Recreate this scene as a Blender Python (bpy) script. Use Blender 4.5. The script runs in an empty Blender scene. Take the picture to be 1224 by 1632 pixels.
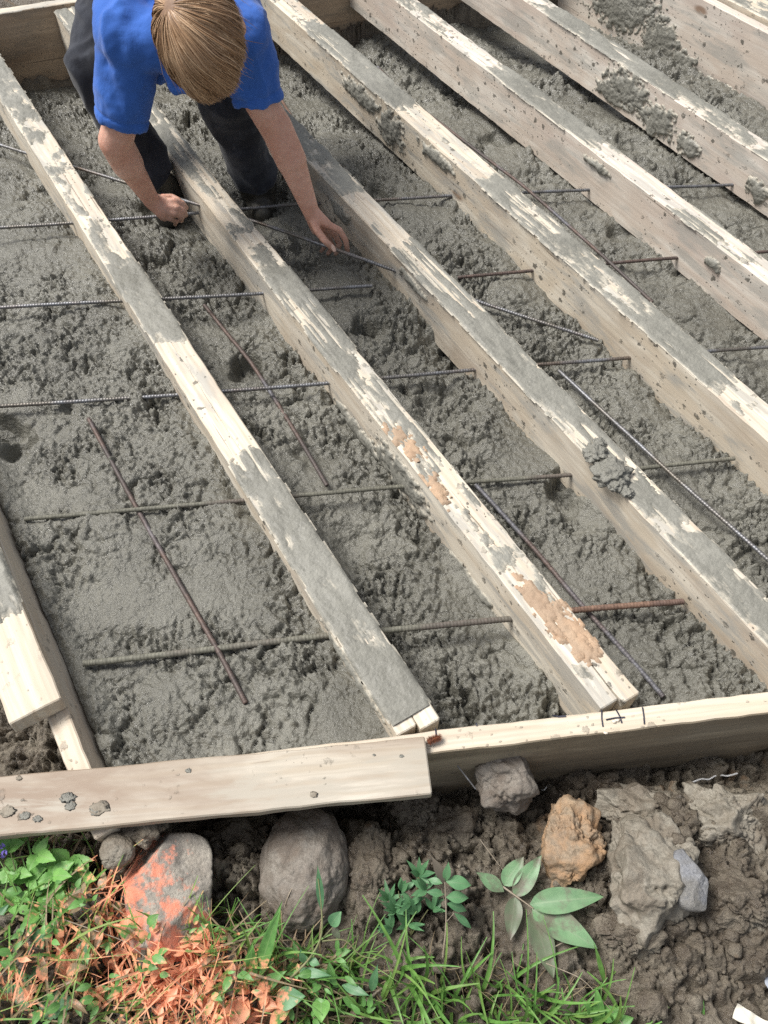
import bpy, bmesh, math, random
import numpy as np
from mathutils import Vector, Matrix, Quaternion
random.seed(7); RNG = np.random.default_rng(11)
scene = bpy.context.scene
col = scene.collection

# ------------------------------------------------------------------ camera geometry (metres; joist tops at z = 0.15)
CF, TH, RO, CH = 1320.0, math.radians(54.5), math.radians(1.0), 1.47
cT, sT, cR, sR = math.cos(TH), math.sin(TH), math.cos(RO), math.sin(RO)
def ray(px, py):
    x, y = px - 612, 816 - py
    x, y = x*cR - y*sR, x*sR + y*cR
    x /= CF; y /= CF
    return np.array([x, cT + y*sT, -sT + y*cT])
def at(px, py, z):                       # point on the level plane z
    d = ray(px, py); return np.array([0, 0, CH]) + d*((z - CH)/d[2])
def atd(px, py, dep):                    # point at a distance along the view axis
    return np.array([0, 0, CH]) + ray(px, py)*dep
A_ = math.radians(-31.7)
NV = np.array([math.cos(A_), -math.sin(A_)])      # across the joists
AL = np.array([math.sin(A_), math.cos(A_)])       # along the joists
B_ = math.radians(82.7)
TV = np.array([math.sin(B_), math.cos(B_)])       # along the rebars and end boards
def nt(n, t): return NV*n + AL*t

# ------------------------------------------------------------------ tags and builders
def tag(o, label=None, cat=None, group=None, kind=None):
    if label: o['label'] = label
    if cat: o['category'] = cat
    if group: o['group'] = group
    if kind: o['kind'] = kind
    return o
def empty(name, loc=(0, 0, 0)):
    o = bpy.data.objects.new(name, None); col.objects.link(o); o.location = loc
    o.empty_display_size = .05
    return o
def link(name, me, mat=None, parent=None, smooth=True):
    o = bpy.data.objects.new(name, me); col.objects.link(o)
    if mat:
        for m in (mat if isinstance(mat, (list, tuple)) else [mat]): me.materials.append(m)
    if smooth and len(me.polygons):
        me.polygons.foreach_set('use_smooth', np.ones(len(me.polygons), dtype=bool))
    if name in ('board', 'plank', 'flat_board', 'side_form_board'): me.set_sharp_from_angle(angle=math.radians(27))
    if parent:
        bpy.context.view_layer.update()
        o.parent = parent; o.matrix_parent_inverse = Matrix.Translation(parent.location).inverted() if parent.type == 'EMPTY' else parent.matrix_basis.inverted()
    return o
def mesh_np(V, F, name='m'):
    me = bpy.data.meshes.new(name)
    V = np.asarray(V, dtype=np.float32); F = np.asarray(F, dtype=np.int32)
    me.vertices.add(len(V)); me.vertices.foreach_set('co', V.ravel())
    k = F.shape[1]; me.loops.add(F.size); me.loops.foreach_set('vertex_index', F.ravel())
    me.polygons.add(len(F)); me.polygons.foreach_set('loop_start', np.arange(0, F.size, k, dtype=np.int32))
    me.polygons.foreach_set('loop_total', np.full(len(F), k, dtype=np.int32))
    me.update(calc_edges=True); me.validate(); return me
def grid_faces(nu, nv):
    i = np.arange((nu-1)*(nv-1)); r = i//(nu-1); c = i % (nu-1); a = r*nu + c
    return np.stack([a, a+1, a+nu+1, a+nu], 1)
def join_parts(parts):
    V, F, o = [], [], 0
    for v, f in parts:
        V.append(v); F.append(np.asarray(f)+o); o += len(v)
    return np.concatenate(V), np.concatenate(F)

# ------------------------------------------------------------------ noise
_h = np.random.default_rng(3).permutation(512).astype(np.int64)
_G = np.random.default_rng(5).normal(size=(512, 3)); _G /= np.linalg.norm(_G, axis=1)[:, None]
def _hash(i, j, k): return _h[(_h[(_h[i & 511] + j) & 511] + k) & 511]
def perlin(x, y, z=0.0):
    x, y, z = np.broadcast_arrays(np.asarray(x, float), np.asarray(y, float), np.asarray(z, float))
    xi, yi, zi = np.floor(x).astype(np.int64), np.floor(y).astype(np.int64), np.floor(z).astype(np.int64)
    xf, yf, zf = x-xi, y-yi, z-zi
    u, v, w = [t*t*t*(t*(t*6-15)+10) for t in (xf, yf, zf)]
    r = 0
    for dx in (0, 1):
        for dy in (0, 1):
            for dz in (0, 1):
                g = _G[_hash(xi+dx, yi+dy, zi+dz)]
                d = g[..., 0]*(xf-dx)+g[..., 1]*(yf-dy)+g[..., 2]*(zf-dz)
                r = r + d*(u if dx else 1-u)*(v if dy else 1-v)*(w if dz else 1-w)
    return r*1.6
def fbm(x, y, z=0.0, o=4, g=.5):
    s, a = 0, 1.0
    for i in range(o):
        s = s + a*perlin(x*2**i+i*17.3, y*2**i-i*9.1, z*2**i if np.ndim(z) else z+i*5.7); a *= g
    return s
def worley(x, y, seed=0):
    x = np.asarray(x, float); y = np.asarray(y, float)
    xi, yi = np.floor(x).astype(np.int64), np.floor(y).astype(np.int64)
    f1 = np.full(x.shape, 9.); f2 = f1.copy(); idv = np.zeros(x.shape)
    for dx in (-1, 0, 1):
        for dy in (-1, 0, 1):
            h = _hash(xi+dx, yi+dy, seed); jx = (h*0.61803 % 1); jy = (_h[(h+77) & 511]/512.)
            d = np.hypot(xi+dx+jx-x, yi+dy+jy-y)
            n = d < f1
            f2 = np.where(n, f1, np.minimum(f2, d)); idv = np.where(n, _h[(h+191) & 511]/512., idv); f1 = np.where(n, d, f1)
    return f1, f2, idv
def sstep(a, b, x):
    t = np.clip((x-a)/(b-a), 0, 1); return t*t*(3-2*t)
def lumps(x, y, s, seed, warp=.35):
    """rounded lumps of size s with sharp creases between them"""
    wx = x/s + warp*fbm(x/s*.8, y/s*.8, seed+.3, 2); wy = y/s + warp*fbm(x/s*.8+7, y/s*.8, seed+3.3, 2)
    f1, f2, idv = worley(wx, wy, seed)
    return np.sqrt(np.clip(f2-f1, 0, 1))*(.45+.75*idv)

# ------------------------------------------------------------------ materials
def nmat(name):
    m = bpy.data.materials.new(name); m.use_nodes = True
    nt_ = m.node_tree; nt_.nodes.clear()
    out = nt_.nodes.new('ShaderNodeOutputMaterial'); b = nt_.nodes.new('ShaderNodeBsdfPrincipled')
    nt_.links.new(b.outputs[0], out.inputs[0])
    return m, nt_, b
class NT:
    def __init__(s, t): s.t = t
    def n(s, kind, **kw):
        nd = s.t.nodes.new('ShaderNode'+kind)
        for k, v in kw.items():
            if k in nd.inputs.keys() if isinstance(k, str) else False: pass
            setattr(nd, k, v)
        return nd
    def l(s, a, b): s.t.links.new(a, b)
    def coord(s, scale=(1, 1, 1), rnd=True, which='Object'):
        tc = s.n('TexCoord'); mp = s.n('Mapping'); mp.inputs['Scale'].default_value = scale
        s.l(tc.outputs[which], mp.inputs['Vector'])
        if not rnd: return mp.outputs[0]
        oi = s.n('ObjectInfo'); mu = s.n('Math', operation='MULTIPLY'); mu.inputs[1].default_value = 37.
        s.l(oi.outputs['Random'], mu.inputs[0])
        cb = s.n('CombineXYZ'); s.l(mu.outputs[0], cb.inputs[0]); s.l(mu.outputs[0], cb.inputs[1]); s.l(mu.outputs[0], cb.inputs[2])
        ad = s.n('VectorMath', operation='ADD'); s.l(mp.outputs[0], ad.inputs[0]); s.l(cb.outputs[0], ad.inputs[1])
        return ad.outputs[0]
    def noise(s, v, sc, det=4, rough=.55, dist=0.):
        nd = s.n('TexNoise'); s.l(v, nd.inputs['Vector'])
        nd.inputs['Scale'].default_value = sc; nd.inputs['Detail'].default_value = det
        nd.inputs['Roughness'].default_value = rough; nd.inputs['Distortion'].default_value = dist
        return nd.outputs['Fac']
    def ramp(s, f, stops, interp='LINEAR'):
        r = s.n('ValToRGB'); r.color_ramp.interpolation = interp; e = r.color_ramp.elements
        while len(e) < len(stops): e.new(.5)
        for i, (p, c) in enumerate(stops):
            e[i].position = p; e[i].color = (c, c, c, 1) if not isinstance(c, tuple) else (*c, 1)
        s.l(f, r.inputs[0]); return r.outputs[0]
    def mix(s, f, a, b, blend='MIX'):
        m = s.n('Mix', data_type='RGBA', blend_type=blend)
        if isinstance(f, (int, float)): m.inputs[0].default_value = f
        else: s.l(f, m.inputs[0])
        for v, i in ((a, 6), (b, 7)):
            if isinstance(v, tuple): m.inputs[i].default_value = (*v, 1)
            else: s.l(v, m.inputs[i])
        return m.outputs[2]
    def math(s, op, a, b=0.):
        m = s.n('Math', operation=op)
        for v, i in ((a, 0), (b, 1)):
            if isinstance(v, (int, float)): m.inputs[i].default_value = v
            else: s.l(v, m.inputs[i])
        return m.outputs[0]
    def bump(s, h, strength, dist, normal=None):
        b = s.n('Bump'); b.inputs['Strength'].default_value = strength; b.inputs['Distance'].default_value = dist
        s.l(h, b.inputs['Height'])
        if normal: s.l(normal, b.inputs['Normal'])
        return b.outputs[0]
    def voro(s, v, sc, feature='F1', rnd=1.):
        nd = s.n('TexVoronoi', feature=feature); s.l(v, nd.inputs['Vector']); nd.inputs['Scale'].default_value = sc
        nd.inputs['Randomness'].default_value = rnd
        return nd

def scales(x, y, s, seed, warp=.5):
    """torn plates: every cell sits at its own height and tilt, with steps between them"""
    wx = x/s + warp*fbm(x/s*.9, y/s*.9, seed+.3, 3); wy = y/s + warp*fbm(x/s*.9+7, y/s*.9, seed+3.3, 3)
    f1, f2, idv = worley(wx, wy, seed)
    h = (idv-.5)*1.2 + (wx % 1-.5)*(idv*7 % 1-.5)*.9 + .5*(.45-f1)
    crease = np.exp(-np.clip(f2-f1, 0, 1)/.09)
    return h, crease
def concrete_mat(name, base, light, rough=(.42, .75), fineb=.75, film=False):
    m, t, b = nmat(name); N = NT(t)
    v = N.coord(rnd=False)
    big = N.noise(v, 5, 4, .55); med = N.noise(v, 45, 5, .65); fine = N.noise(v, 420, 3, .7)
    c = N.mix(N.ramp(big, [(.35, 0.), (.68, 1.)]), base, light)
    c = N.mix(N.ramp(med, [(.3, .5), (.65, 0.)]), c, tuple(x*.72 for x in base))
    c = N.mix(N.ramp(fine, [(.35, .18), (.62, 0.)]), c, tuple(x*.6 for x in base))
    vo = N.voro(v, 210); c = N.mix(N.ramp(vo.outputs['Distance'], [(.1, .25), (.3, 0.)]), c, tuple(min(1, x*1.35) for x in light))
    if film:                                  # thin wiped edges let the board's colour through
        a = N.n('Attribute'); a.attribute_name = 'cov'
        g = N.noise(N.coord((1.5, 9, 9), rnd=False), 14, 6, .7); fsum = N.math('ADD', a.outputs['Fac'], N.math('MULTIPLY', N.math('SUBTRACT', g, .5), 1.5))
        c = N.mix(N.ramp(N.math('ADD', fsum, .3), [(.08, 0.), (.50, 1.)]), (.48, .44, .36), c)
    t.links.new(c, b.inputs['Base Color'])
    r = N.ramp(med, [(.3, rough[0]), (.7, rough[1])]); t.links.new(r, b.inputs['Roughness'])
    b.inputs['Specular IOR Level'].default_value = .5
    n1 = N.bump(N.noise(v, 85, 6, .62), min(1., fineb*1.2), .008 if fineb > .6 else .004)
    vb = N.voro(v, 130); n2 = N.bump(N.ramp(vb.outputs['Distance'], [(0., 1.), (.6, 0.)]), .4*fineb, .003, n1)
    n3 = N.bump(fine, .22, .001, n2)
    t.links.new(n3, b.inputs['Normal'])
    return m
def wood_mat(name, light=(.73, .67, .56), tan=(.55, .46, .345), film=.75, speck=.9, stain=.7, dark=0., film_col=(.37, .36, .325), stain_col=(.33, .265, .21), st_lo=.48, st_hi=.72):
    m, t, b = nmat(name); N = NT(t)
    v = N.coord()
    g = N.coord((1.1, 26, 26)); gf = N.coord((3, 170, 170))
    ring = N.n('TexWave', wave_type='BANDS', bands_direction='Y'); N.l(N.coord((.35, 1, 1)), ring.inputs['Vector'])
    ring.inputs['Scale'].default_value = 16; ring.inputs['Distortion'].default_value = 7.5; ring.inputs['Detail'].default_value = 3
    ring.inputs['Detail Scale'].default_value = .7
    gr = N.noise(g, 1., 4, .6, .4); gf_ = N.noise(gf, 1., 3, .6)
    c = N.mix(N.ramp(gr, [(.35, 0.), (.68, .8)]), light, tan)
    c = N.mix(N.ramp(ring.outputs['Fac'], [(.5, 0.), (.95, .6)]), c, tan)
    ck = N.noise(N.coord((1.3, 55, 55)), 1.6, 2, .5); c = N.mix(N.ramp(ck, [(.255, .8), (.29, 0.)]), c, (.12, .085, .06))
    c = N.mix(N.ramp(gf_, [(.3, .32), (.55, 0.)]), c, tuple(x*.6 for x in tan))
    st = N.noise(N.coord((.8, 3, 3)), 3., 5, .62, .3)
    c = N.mix(N.ramp(st, [(st_lo, 0.), (st_hi, stain)]), c, stain_col)
    # knots
    kv = N.voro(N.coord((1.0, 2.2, 2.2)), 2.3); kn = kv.outputs['Distance']
    c = N.mix(N.ramp(kn, [(.045, .75), (.085, 0.)]), c, (.19, .105, .055))
    # thin cement film dried on the wood
    fm = N.noise(N.coord((1.0, 5., 5.)), 4.0, 8, .68, .25)
    c = N.mix(N.ramp(fm, [(.5, 0.), (.60, film)]), c, film_col)
    # splashes
    gate = N.ramp(N.noise(v, 5, 5, .7), [(.46, 0.), (.56, 1.)])
    sp = N.voro(N.coord((.8, 1.15, 1.15)), 75); d = N.math('ADD', sp.outputs['Distance'], N.math('MULTIPLY', N.noise(v, 110, 5, .7), .75))
    s1 = N.ramp(d, [(.47, 1.), (.55, 0.)]); s1 = N.math('MULTIPLY', s1, gate)
    sp2 = N.voro(v, 26); d2 = N.math('ADD', sp2.outputs['Distance'], N.math('MULTIPLY', N.noise(v, 60, 6, .7), .85))
    s2 = N.ramp(d2, [(.55, 1.), (.62, 0.)]); s2 = N.math('MULTIPLY', s2, gate)
    sp_ = N.math('MULTIPLY', N.math('MAXIMUM', s1, s2), speck)
    c = N.mix(sp_, c, (.115, .105, .085))
    if dark: c = N.mix(dark, c, (.10, .10, .085))
    t.links.new(c, b.inputs['Base Color']); b.inputs['Roughness'].default_value = .62
    n1 = N.bump(gr, .35, .0015); n2 = N.bump(gf_, .35, .0006, n1); n3 = N.bump(sp_, .9, .002, n2)
    t.links.new(n3, b.inputs['Normal'])
    return m
def simple_mat(name, c1, c2, sc=30, rough=.6, bump=.3, bd=.002, spec=.5, c3=None, c3amt=.5, sss=0., trans=0.):
    m, t, b = nmat(name); N = NT(t); v = N.coord()
    f = N.noise(v, sc, 5, .6); c = N.mix(N.ramp(f, [(.32, 0.), (.68, 1.)]), c1, c2)
    if c3: c = N.mix(N.ramp(N.noise(v, sc*.27, 4, .6), [(.47, 0.), (.56, c3amt)]), c, c3)
    t.links.new(c, b.inputs['Base Color']); b.inputs['Roughness'].default_value = rough
    b.inputs['Specular IOR Level'].default_value = spec
    if sss:
        b.inputs['Subsurface Weight'].default_value = sss; b.inputs['Subsurface Scale'].default_value = .008
        b.inputs['Subsurface Radius'].default_value = (1, .35, .2)
    if bump: t.links.new(N.bump(N.noise(v, sc*3.2, 5, .65), bump, bd), b.inputs['Normal'])
    return m
def soil_mat(name='soil', grey=1.):
    m, t, b = nmat(name); N = NT(t); v = N.coord(rnd=False)
    big = N.noise(v, 3.2, 5, .6); med = N.noise(v, 22, 5, .65); fine = N.noise(v, 240, 4, .7)
    c = N.mix(N.ramp(big, [(.38, 0.), (.62, 1.)]), (.145, .120, .088), (.265, .232, .178))
    c = N.mix(N.ramp(med, [(.35, .6), (.6, 0.)]), c, (.065, .047, .034))
    c = N.mix(N.ramp(N.noise(v, 7.5, 4, .6), [(.58, 0.), (.68, .65)]), c, (.29, .265, .215))
    c = N.mix(N.ramp(N.noise(v, 11, 3, .6), [(.66, 0.), (.73, .6)]), c, (.27, .155, .075))
    c = N.mix(N.ramp(fine, [(.35, .4), (.6, 0.)]), c, (.06, .045, .035))
    vo = N.voro(v, 150); c = N.mix(N.ramp(vo.outputs['Distance'], [(.08, .2), (.2, 0.)]), c, (.30, .26, .2))
    t.links.new(c, b.inputs['Base Color'])
    t.links.new(N.ramp(med, [(.35, .22), (.65, .7)]), b.inputs['Roughness'])
    n1 = N.bump(N.noise(v, 90, 6, .7), 1., .008); n2 = N.bump(fine, .7, .002, n1)
    t.links.new(n2, b.inputs['Normal']); return m

M = {}
M['concrete'] = concrete_mat('wet_concrete', (.126, .122, .102), (.205, .199, .168), (.17, .42))
M['crust'] = concrete_mat('concrete_smear', (.185, .18, .153), (.285, .278, .242), (.42, .75), fineb=.5, film=True)
M['lumpc'] = concrete_mat('concrete_blob', (.19, .185, .158), (.28, .273, .238), (.42, .75))
M['wood'] = wood_mat('board_wood')
M['wood_pink'] = wood_mat('board_wood_pink', (.73, .68, .60), (.57, .475, .39), film=.65, speck=.9, stain=.45, stain_col=(.45, .36, .32))
M['wood_clean'] = wood_mat('board_wood_clean', (.66, .60, .49), (.52, .43, .32), film=.45, speck=.45, stain=.65, film_col=(.46, .42, .35), stain_col=(.40, .30, .22))
M['wood_front'] = wood_mat('front_board_wood', (.50, .455, .38), (.38, .32, .24), film=.85, speck=.8, stain=.95, film_col=(.37, .335, .275), stain_col=(.24, .175, .125), st_lo=.36, st_hi=.62)
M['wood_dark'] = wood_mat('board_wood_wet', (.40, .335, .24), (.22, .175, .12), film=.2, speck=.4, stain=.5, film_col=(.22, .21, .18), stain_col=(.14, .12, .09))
M['wood_mud'] = wood_mat('board_wood_muddy', (.50, .39, .28), (.38, .28, .19), film=.5, speck=.8, stain=.6, film_col=(.25, .215, .17), stain_col=(.17, .115, .08))
M['soil'] = soil_mat()

# ------------------------------------------------------------------ wet concrete between the joists
def P_(px, py, z): return at(px, py, z)[:2]
JN = [('A', .283, .359), ('B', .602, .676), ('C', .928, 1.003), ('D', 1.281, 1.364), ('E', 1.657, 1.728), ('F', 2.055, 2.130)]
fb1 = at(924, 1134, .15)[:2]                     # front board: back top edge
front_t = lambda n: 0
P0 = fb1 + TV*0
# front-left corner of the slab: where the front board's back face meets the left frame (n = -.15)
k = (-.15 - P0 @ NV)/(TV @ NV); C0 = P0 + TV*k
def base_level(n, t, ta):
    z = np.interp(n, [-.2, .25, .33, .42, .58, .70, .90, 1.05, 1.30, 1.6, 1.73, 2.04, 2.2],
                  [.088, .088, .075, .040, .030, .042, .045, .036, .030, .012, .02, .0, -.03])
    z = z - sstep(1.6, 3.15, t)*np.interp(n, [-.1, .4, 1.3, 1.8], [.13, .12, .145, .12])
    return z
craters = [  # px, py, radius m, depth m
    (395, 588, .055, .055), (905, 790, .05, .05), (925, 830, .05, .03), (600, 300, .06, .05), (515, 420, .07, .04), (35, 728, .045, .05), (12, 700, .05, .05),
    (700, 560, .09, .03), (700, 640, .08, .035), (480, 400, .07, .03), (590, 530, .05, .03), (985, 360, .05, .03), (300, 300, .10, .03),
    (420, 310, .09, .05), (250, 310, .09, .045), (560, 880, .07, .02), (500, 720, .06, .025), (170, 600, .07, .015), (1010, 210, .06, .03), (800, 200, .06, .03), (560, 160, .05, .03)]
humps = [(170, 880, .10, .012), (640, 520, .08, .02), (300, 1150, .1, .010), (820, 470, .08, .015), (1000, 620, .1, .015), (850, 1080, .08, .010), (780, 700, .07, .015), (250, 560, .07, .012)]
def conc_h(x, y):
    n = x*NV[0]+y*NV[1]; t = x*AL[0]+y*AL[1]
    z = base_level(n, t, 0)
    rel = np.clip(.80 + 1.25*fbm(x*4.2, y*4.2, 2.2, 4, .6), .20, 1.55)
    rel = rel*np.interp(n, [-.15, .28, .36, 2.3], [.62, .70, 1.0, .95])
    z = z + .012*fbm(x*4, y*4, .5, 3)
    for sz, am, cd, sd in ((.075, .015, .026, 1), (.034, .0100, .021, 2), (.0175, .0072, .014, 3), (.0095, .0036, .005, 4)):
        h, cr_s = scales(x, y, sz, sd)
        z = z + rel*(am*h*sstep(-.35, .25, perlin(x*6+sd, y*6, sd*1.3)) - cd*cr_s*sstep(-.05, .35, perlin(x*11+sd*3, y*11, sd*2.1)))
    # rounded crumbs scattered on top
    f1, f2, idv = worley(x/.017+.3*perlin(x*60, y*60, 1.), y/.017+.3*perlin(x*60, y*60, 7.), 9)
    z = z + .0075*rel*sstep(.55, .1, f1)*(idv > .72)
    z = z + .004*rel*(lumps(x, y, .0125, 3, .5)-.4)
    # torn cracks where the concrete pulled apart
    cr = np.abs(perlin(x*16+2*perlin(x*9, y*9, 4.), y*30+2*perlin(x*9, y*9, 8.), 3.7))
    z = z - .010*rel*sstep(.07, .0, cr)*sstep(-.05, .3, perlin(x*5, y*5, 9.1))
    z = z + .0025*(.4+rel)*fbm(x*75, y*75, 1.1, 3)
    for px, py, r, d in craters:
        c = at(px, py, .03); q = np.hypot(x-c[0], y-c[1])/r + .5*perlin(x*22, y*22, px*.1)
        z = z - d*sstep(1.1, .25, q)
    for px, py, r, d in humps:
        c = at(px, py, .03); q = np.hypot(x-c[0], y-c[1])/r + .4*perlin(x*20, y*20, px*.1)
        z = z + d*sstep(1.2, .2, q)
    # settle grooves beside the joists and a little heap against some of them
    for nm, n0, n1 in JN:
        d = np.minimum(np.abs(n-n0), np.abs(n-n1)); z = z + .010*np.exp(-(d/.018)**2)*(perlin(t*7, n*3, n0*9)*1.6)
    d = np.abs(n+.13); z = z + .012*np.exp(-(d/.02)**2)
    return z
def axis(lo, hi, breaks):
    """positions with a given spacing inside each (end, step) stretch"""
    out, c = [lo], lo
    for e, s in breaks:
        while c < e: c += s; out.append(c)
    return np.array(out)
us = axis(0, 3.0, [(1.75, .0030), (3.0, .006)]); vs = axis(-.012, 3.5, [(1.6, .0030), (4.1, .0055)])
UU, VV = np.meshgrid(us, vs)
X = C0[0]+TV[0]*UU+AL[0]*VV; Y = C0[1]+TV[1]*UU+AL[1]*VV
Z = conc_h(X, Y)
slab = link('concrete_slab', mesh_np(np.stack([X, Y, Z], -1).reshape(-1, 3), grid_faces(len(us), len(vs))), M['concrete'])
tag(slab, kind='structure', label='fresh wet grey concrete poured between the boards')

# ------------------------------------------------------------------ ground
def soil_big(x, y):
    n = x*NV[0]+y*NV[1]; t = x*AL[0]+y*AL[1]
    q = (y-C0[1]) - (x-C0[0])*TV[1]/TV[0]          # distance behind the front board line
    z = -.055 + .075*sstep(-.06, -.24, q)*np.interp(x, [-.7, -.3, 0, .5, 1], [1.1, .9, .7, 1., 1.2])
    z = z + .055*sstep(.0, -.55, x)*sstep(.1, -.15, q)
    z = z + .10*np.exp(-(((x+.385)/.055)**2+((y-.352)/.035)**2))
    z = z - .02*sstep(-.3, -.5, q)
    return z, n, t, q
back0 = at(81, 17, .15)[:2]; back1 = at(412, 32, .01)[:2]; bdir = (back1-back0)/np.linalg.norm(back1-back0); bnv = np.array([-bdir[1], bdir[0]])
soil_humps = []; leafc = at(862, 1455, 0.)
def soil_h(x, y, fine=True):
    z, n, t, q = soil_big(x, y)
    z = z + .02*fbm(x*4.3, y*4.3, 4.4, 3)
    if fine:
        calm = np.clip(.95+.8*fbm(x*3.7+3, y*3.7, 6.1, 2), .6, 1.5)
        far = sstep(6, 3, np.hypot(x, y-1))
        calm = calm*(1-.93*np.exp(-(((x-leafc[0])/.082)**4+((y-leafc[1])/.07)**4)))
        for sz, am, cd, sd in ((.09, .038, .026, 11), (.042, .022, .022, 12), (.020, .013, .014, 13), (.011, .0065, .007, 14)):
            h, cr_s = scales(x, y, sz, sd, .55)
            z = z + far*calm*(am*h - cd*cr_s*sstep(-.25, .25, perlin(x*9+sd*3, y*9, sd*2.1)))
        z = z + far*(.010*calm*(lumps(x, y, .03, 15, .5)-.4) + .003*fbm(x*80, y*80, 2., 3))
        for hx, hy, hr, hh in soil_humps:
            z = z + hh*np.exp(-(((x-hx)/hr)**2+((y-hy)/hr)**2))
    inside = sstep(-.03, .03, q)*sstep(-.24, -.19, n)*sstep(2.62, 2.55, n)*sstep(3.75, 3.6, t)*sstep(-.02, -.08, (x-back0[0])*bnv[0]+(y-back0[1])*bnv[1])
    # beyond the frame at the far end and to the left
    z = z*(1-inside) + inside*(-.35)
    z = z - .06*sstep(-.16, -.2, n)*sstep(.02, .1, q)*sstep(3.5, 2.5, t) + .10*sstep(3.2, 3.6, t)
    return z
for px, py, wpx, hh in ((905, 1352, 100, .022), (1040, 1400, 150, .035), (1000, 1480, 110, .022), (1160, 1310, 170, .03), (1180, 1430, 130, .025), (1010, 1285, 150, .025), (660, 1280, 90, .03), (590, 1395, 100, .015), (375, 1350, 110, .015), (800, 1300, 110, .03), (720, 1320, 90, .02), (1100, 1540, 110, .02)):
    q_ = at(px, py, 0.); soil_humps.append((q_[0], q_[1], wpx*.45/900, hh))
def geo(a, s, g, lim):
    out = []; c = a
    while abs(c) < lim: s *= g; c += s; out.append(c)
    return out
xs = np.array(sorted(geo(-1.0, -.0036, 1.12, 80)) + list(np.arange(-1.0, 1.05, .0036)) + geo(1.05, .0036, 1.12, 80))
ys = np.array(sorted(geo(-.15, -.0036, 1.12, 80)) + list(np.arange(-.15, .85, .0036)) + list(np.arange(.85, 4.6, .02)) + geo(4.6, .02, 1.15, 80))
XX, YY = np.meshgrid(xs, ys)
ZZ = soil_h(XX, YY)
gr = link('ground', mesh_np(np.stack([XX, YY, ZZ], -1).reshape(-1, 3), grid_faces(len(xs), len(ys))), M['soil'])
tag(gr, kind='structure', label='muddy brown soil around the concrete form')
def hit(px, py):                         # where a line of sight meets the soil
    d = ray(px, py); z = 0.
    for _ in range(8):
        p = np.array([0, 0, CH]) + d*((z-CH)/d[2]); z = float(soil_h(np.array([p[0]]), np.array([p[1]]), True)[0])
    return p

# ------------------------------------------------------------------ boards
def board_mesh(L, W, H, seed=0, bev=.0022, bow=.002, shear0=0., shear1=0.):
    """board along local +X, width W along Y (0..W), top at z=0, bottom -H; softened edges, slight bow; ends sheared in X by shear*y"""
    ring = [(bev, 0), (W*.33, .0), (W*.66, .0), (W-bev, 0), (W, -bev), (W, -H*.33), (W, -H*.66), (W, -H+bev), (W-bev, -H), (bev, -H), (0, -H+bev), (0, -H*.66), (0, -H*.33), (0, -bev)]
    K = len(ring); nx = max(8, int(L/.02))
    xs_ = np.concatenate([[0, bev], np.linspace(bev, L-bev, nx)[1:-1], [L-bev, L]])
    V = []
    for i, x in enumerate(xs_):
        sh = .5 if i in (0, len(xs_)-1) else 0
        for (yy, zz) in ring:
            y2 = yy + (W/2-yy)*0; z2 = zz
            if sh:   # chamfer of the ends
                y2 = yy + (bev*.8 if yy < W/2 else -bev*.8); z2 = zz + (-bev*.8 if zz > -H/2 else bev*.8)
            f = 1-x/L; V.append((x + shear0*y2*f + shear1*y2*(1-f), y2, z2))
    V = np.array(V)
    wob = .0012*perlin(V[:, 0]*6, V[:, 1]*30+seed, V[:, 2]*20)
    V[:, 1] += bow*np.sin(V[:, 0]*math.pi/L)*((seed % 2)*2-1) + wob + .0018*perlin(V[:, 0]*25, seed+V[:, 2]*30, 1.5)
    V[:, 2] += .0012*perlin(V[:, 0]*4, seed*3.3, V[:, 1]*20) + .0011*perlin(V[:, 0]*30, seed*1.3, V[:, 1]*60)
    F = []
    for i in range(len(xs_)-1):
        for j in range(K):
            a, b = i*K+j, i*K+(j+1) % K
            F.append((a, a+K, b+K, b))
    me = bpy.data.meshes.new('board')
    caps = [tuple(range(K)), tuple(reversed([(len(xs_)-1)*K+j for j in range(K)]))]
    me.from_pydata([tuple(v) for v in V], [], [tuple(f) for f in F]+caps)
    bm = bmesh.new(); bm.from_mesh(me); bmesh.ops.recalc_face_normals(bm, faces=bm.faces); bm.to_mesh(me); bm.free()
    me.update(); return me
def frame_from(p0, p1, zt, up=(0, 0, 1)):
    """matrix whose X runs p0->p1, Y to its left, Z up"""
    x = Vector((p1[0]-p0[0], p1[1]-p0[1], (p1[2]-p0[2]) if len(p1) > 2 else 0)).normalized()
    u = Vector(up); y = u.cross(x).normalized(); z = x.cross(y)
    return Matrix(((x.x, y.x, z.x, p0[0]), (x.y, y.y, z.y, p0[1]), (x.z, y.z, z.z, zt), (0, 0, 0, 1)))
def place(o, Mx, parent=None):
    o.matrix_world = Mx
    if parent:
        bpy.context.view_layer.update(); o.parent = parent; o.matrix_parent_inverse = Matrix.Translation(parent.location).inverted(); o.matrix_world = Mx
    return o
def with_cov(me, c):
    a = me.attributes.new('cov', 'FLOAT', 'POINT'); a.data.foreach_set('value', c.astype(np.float32)); return me
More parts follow.
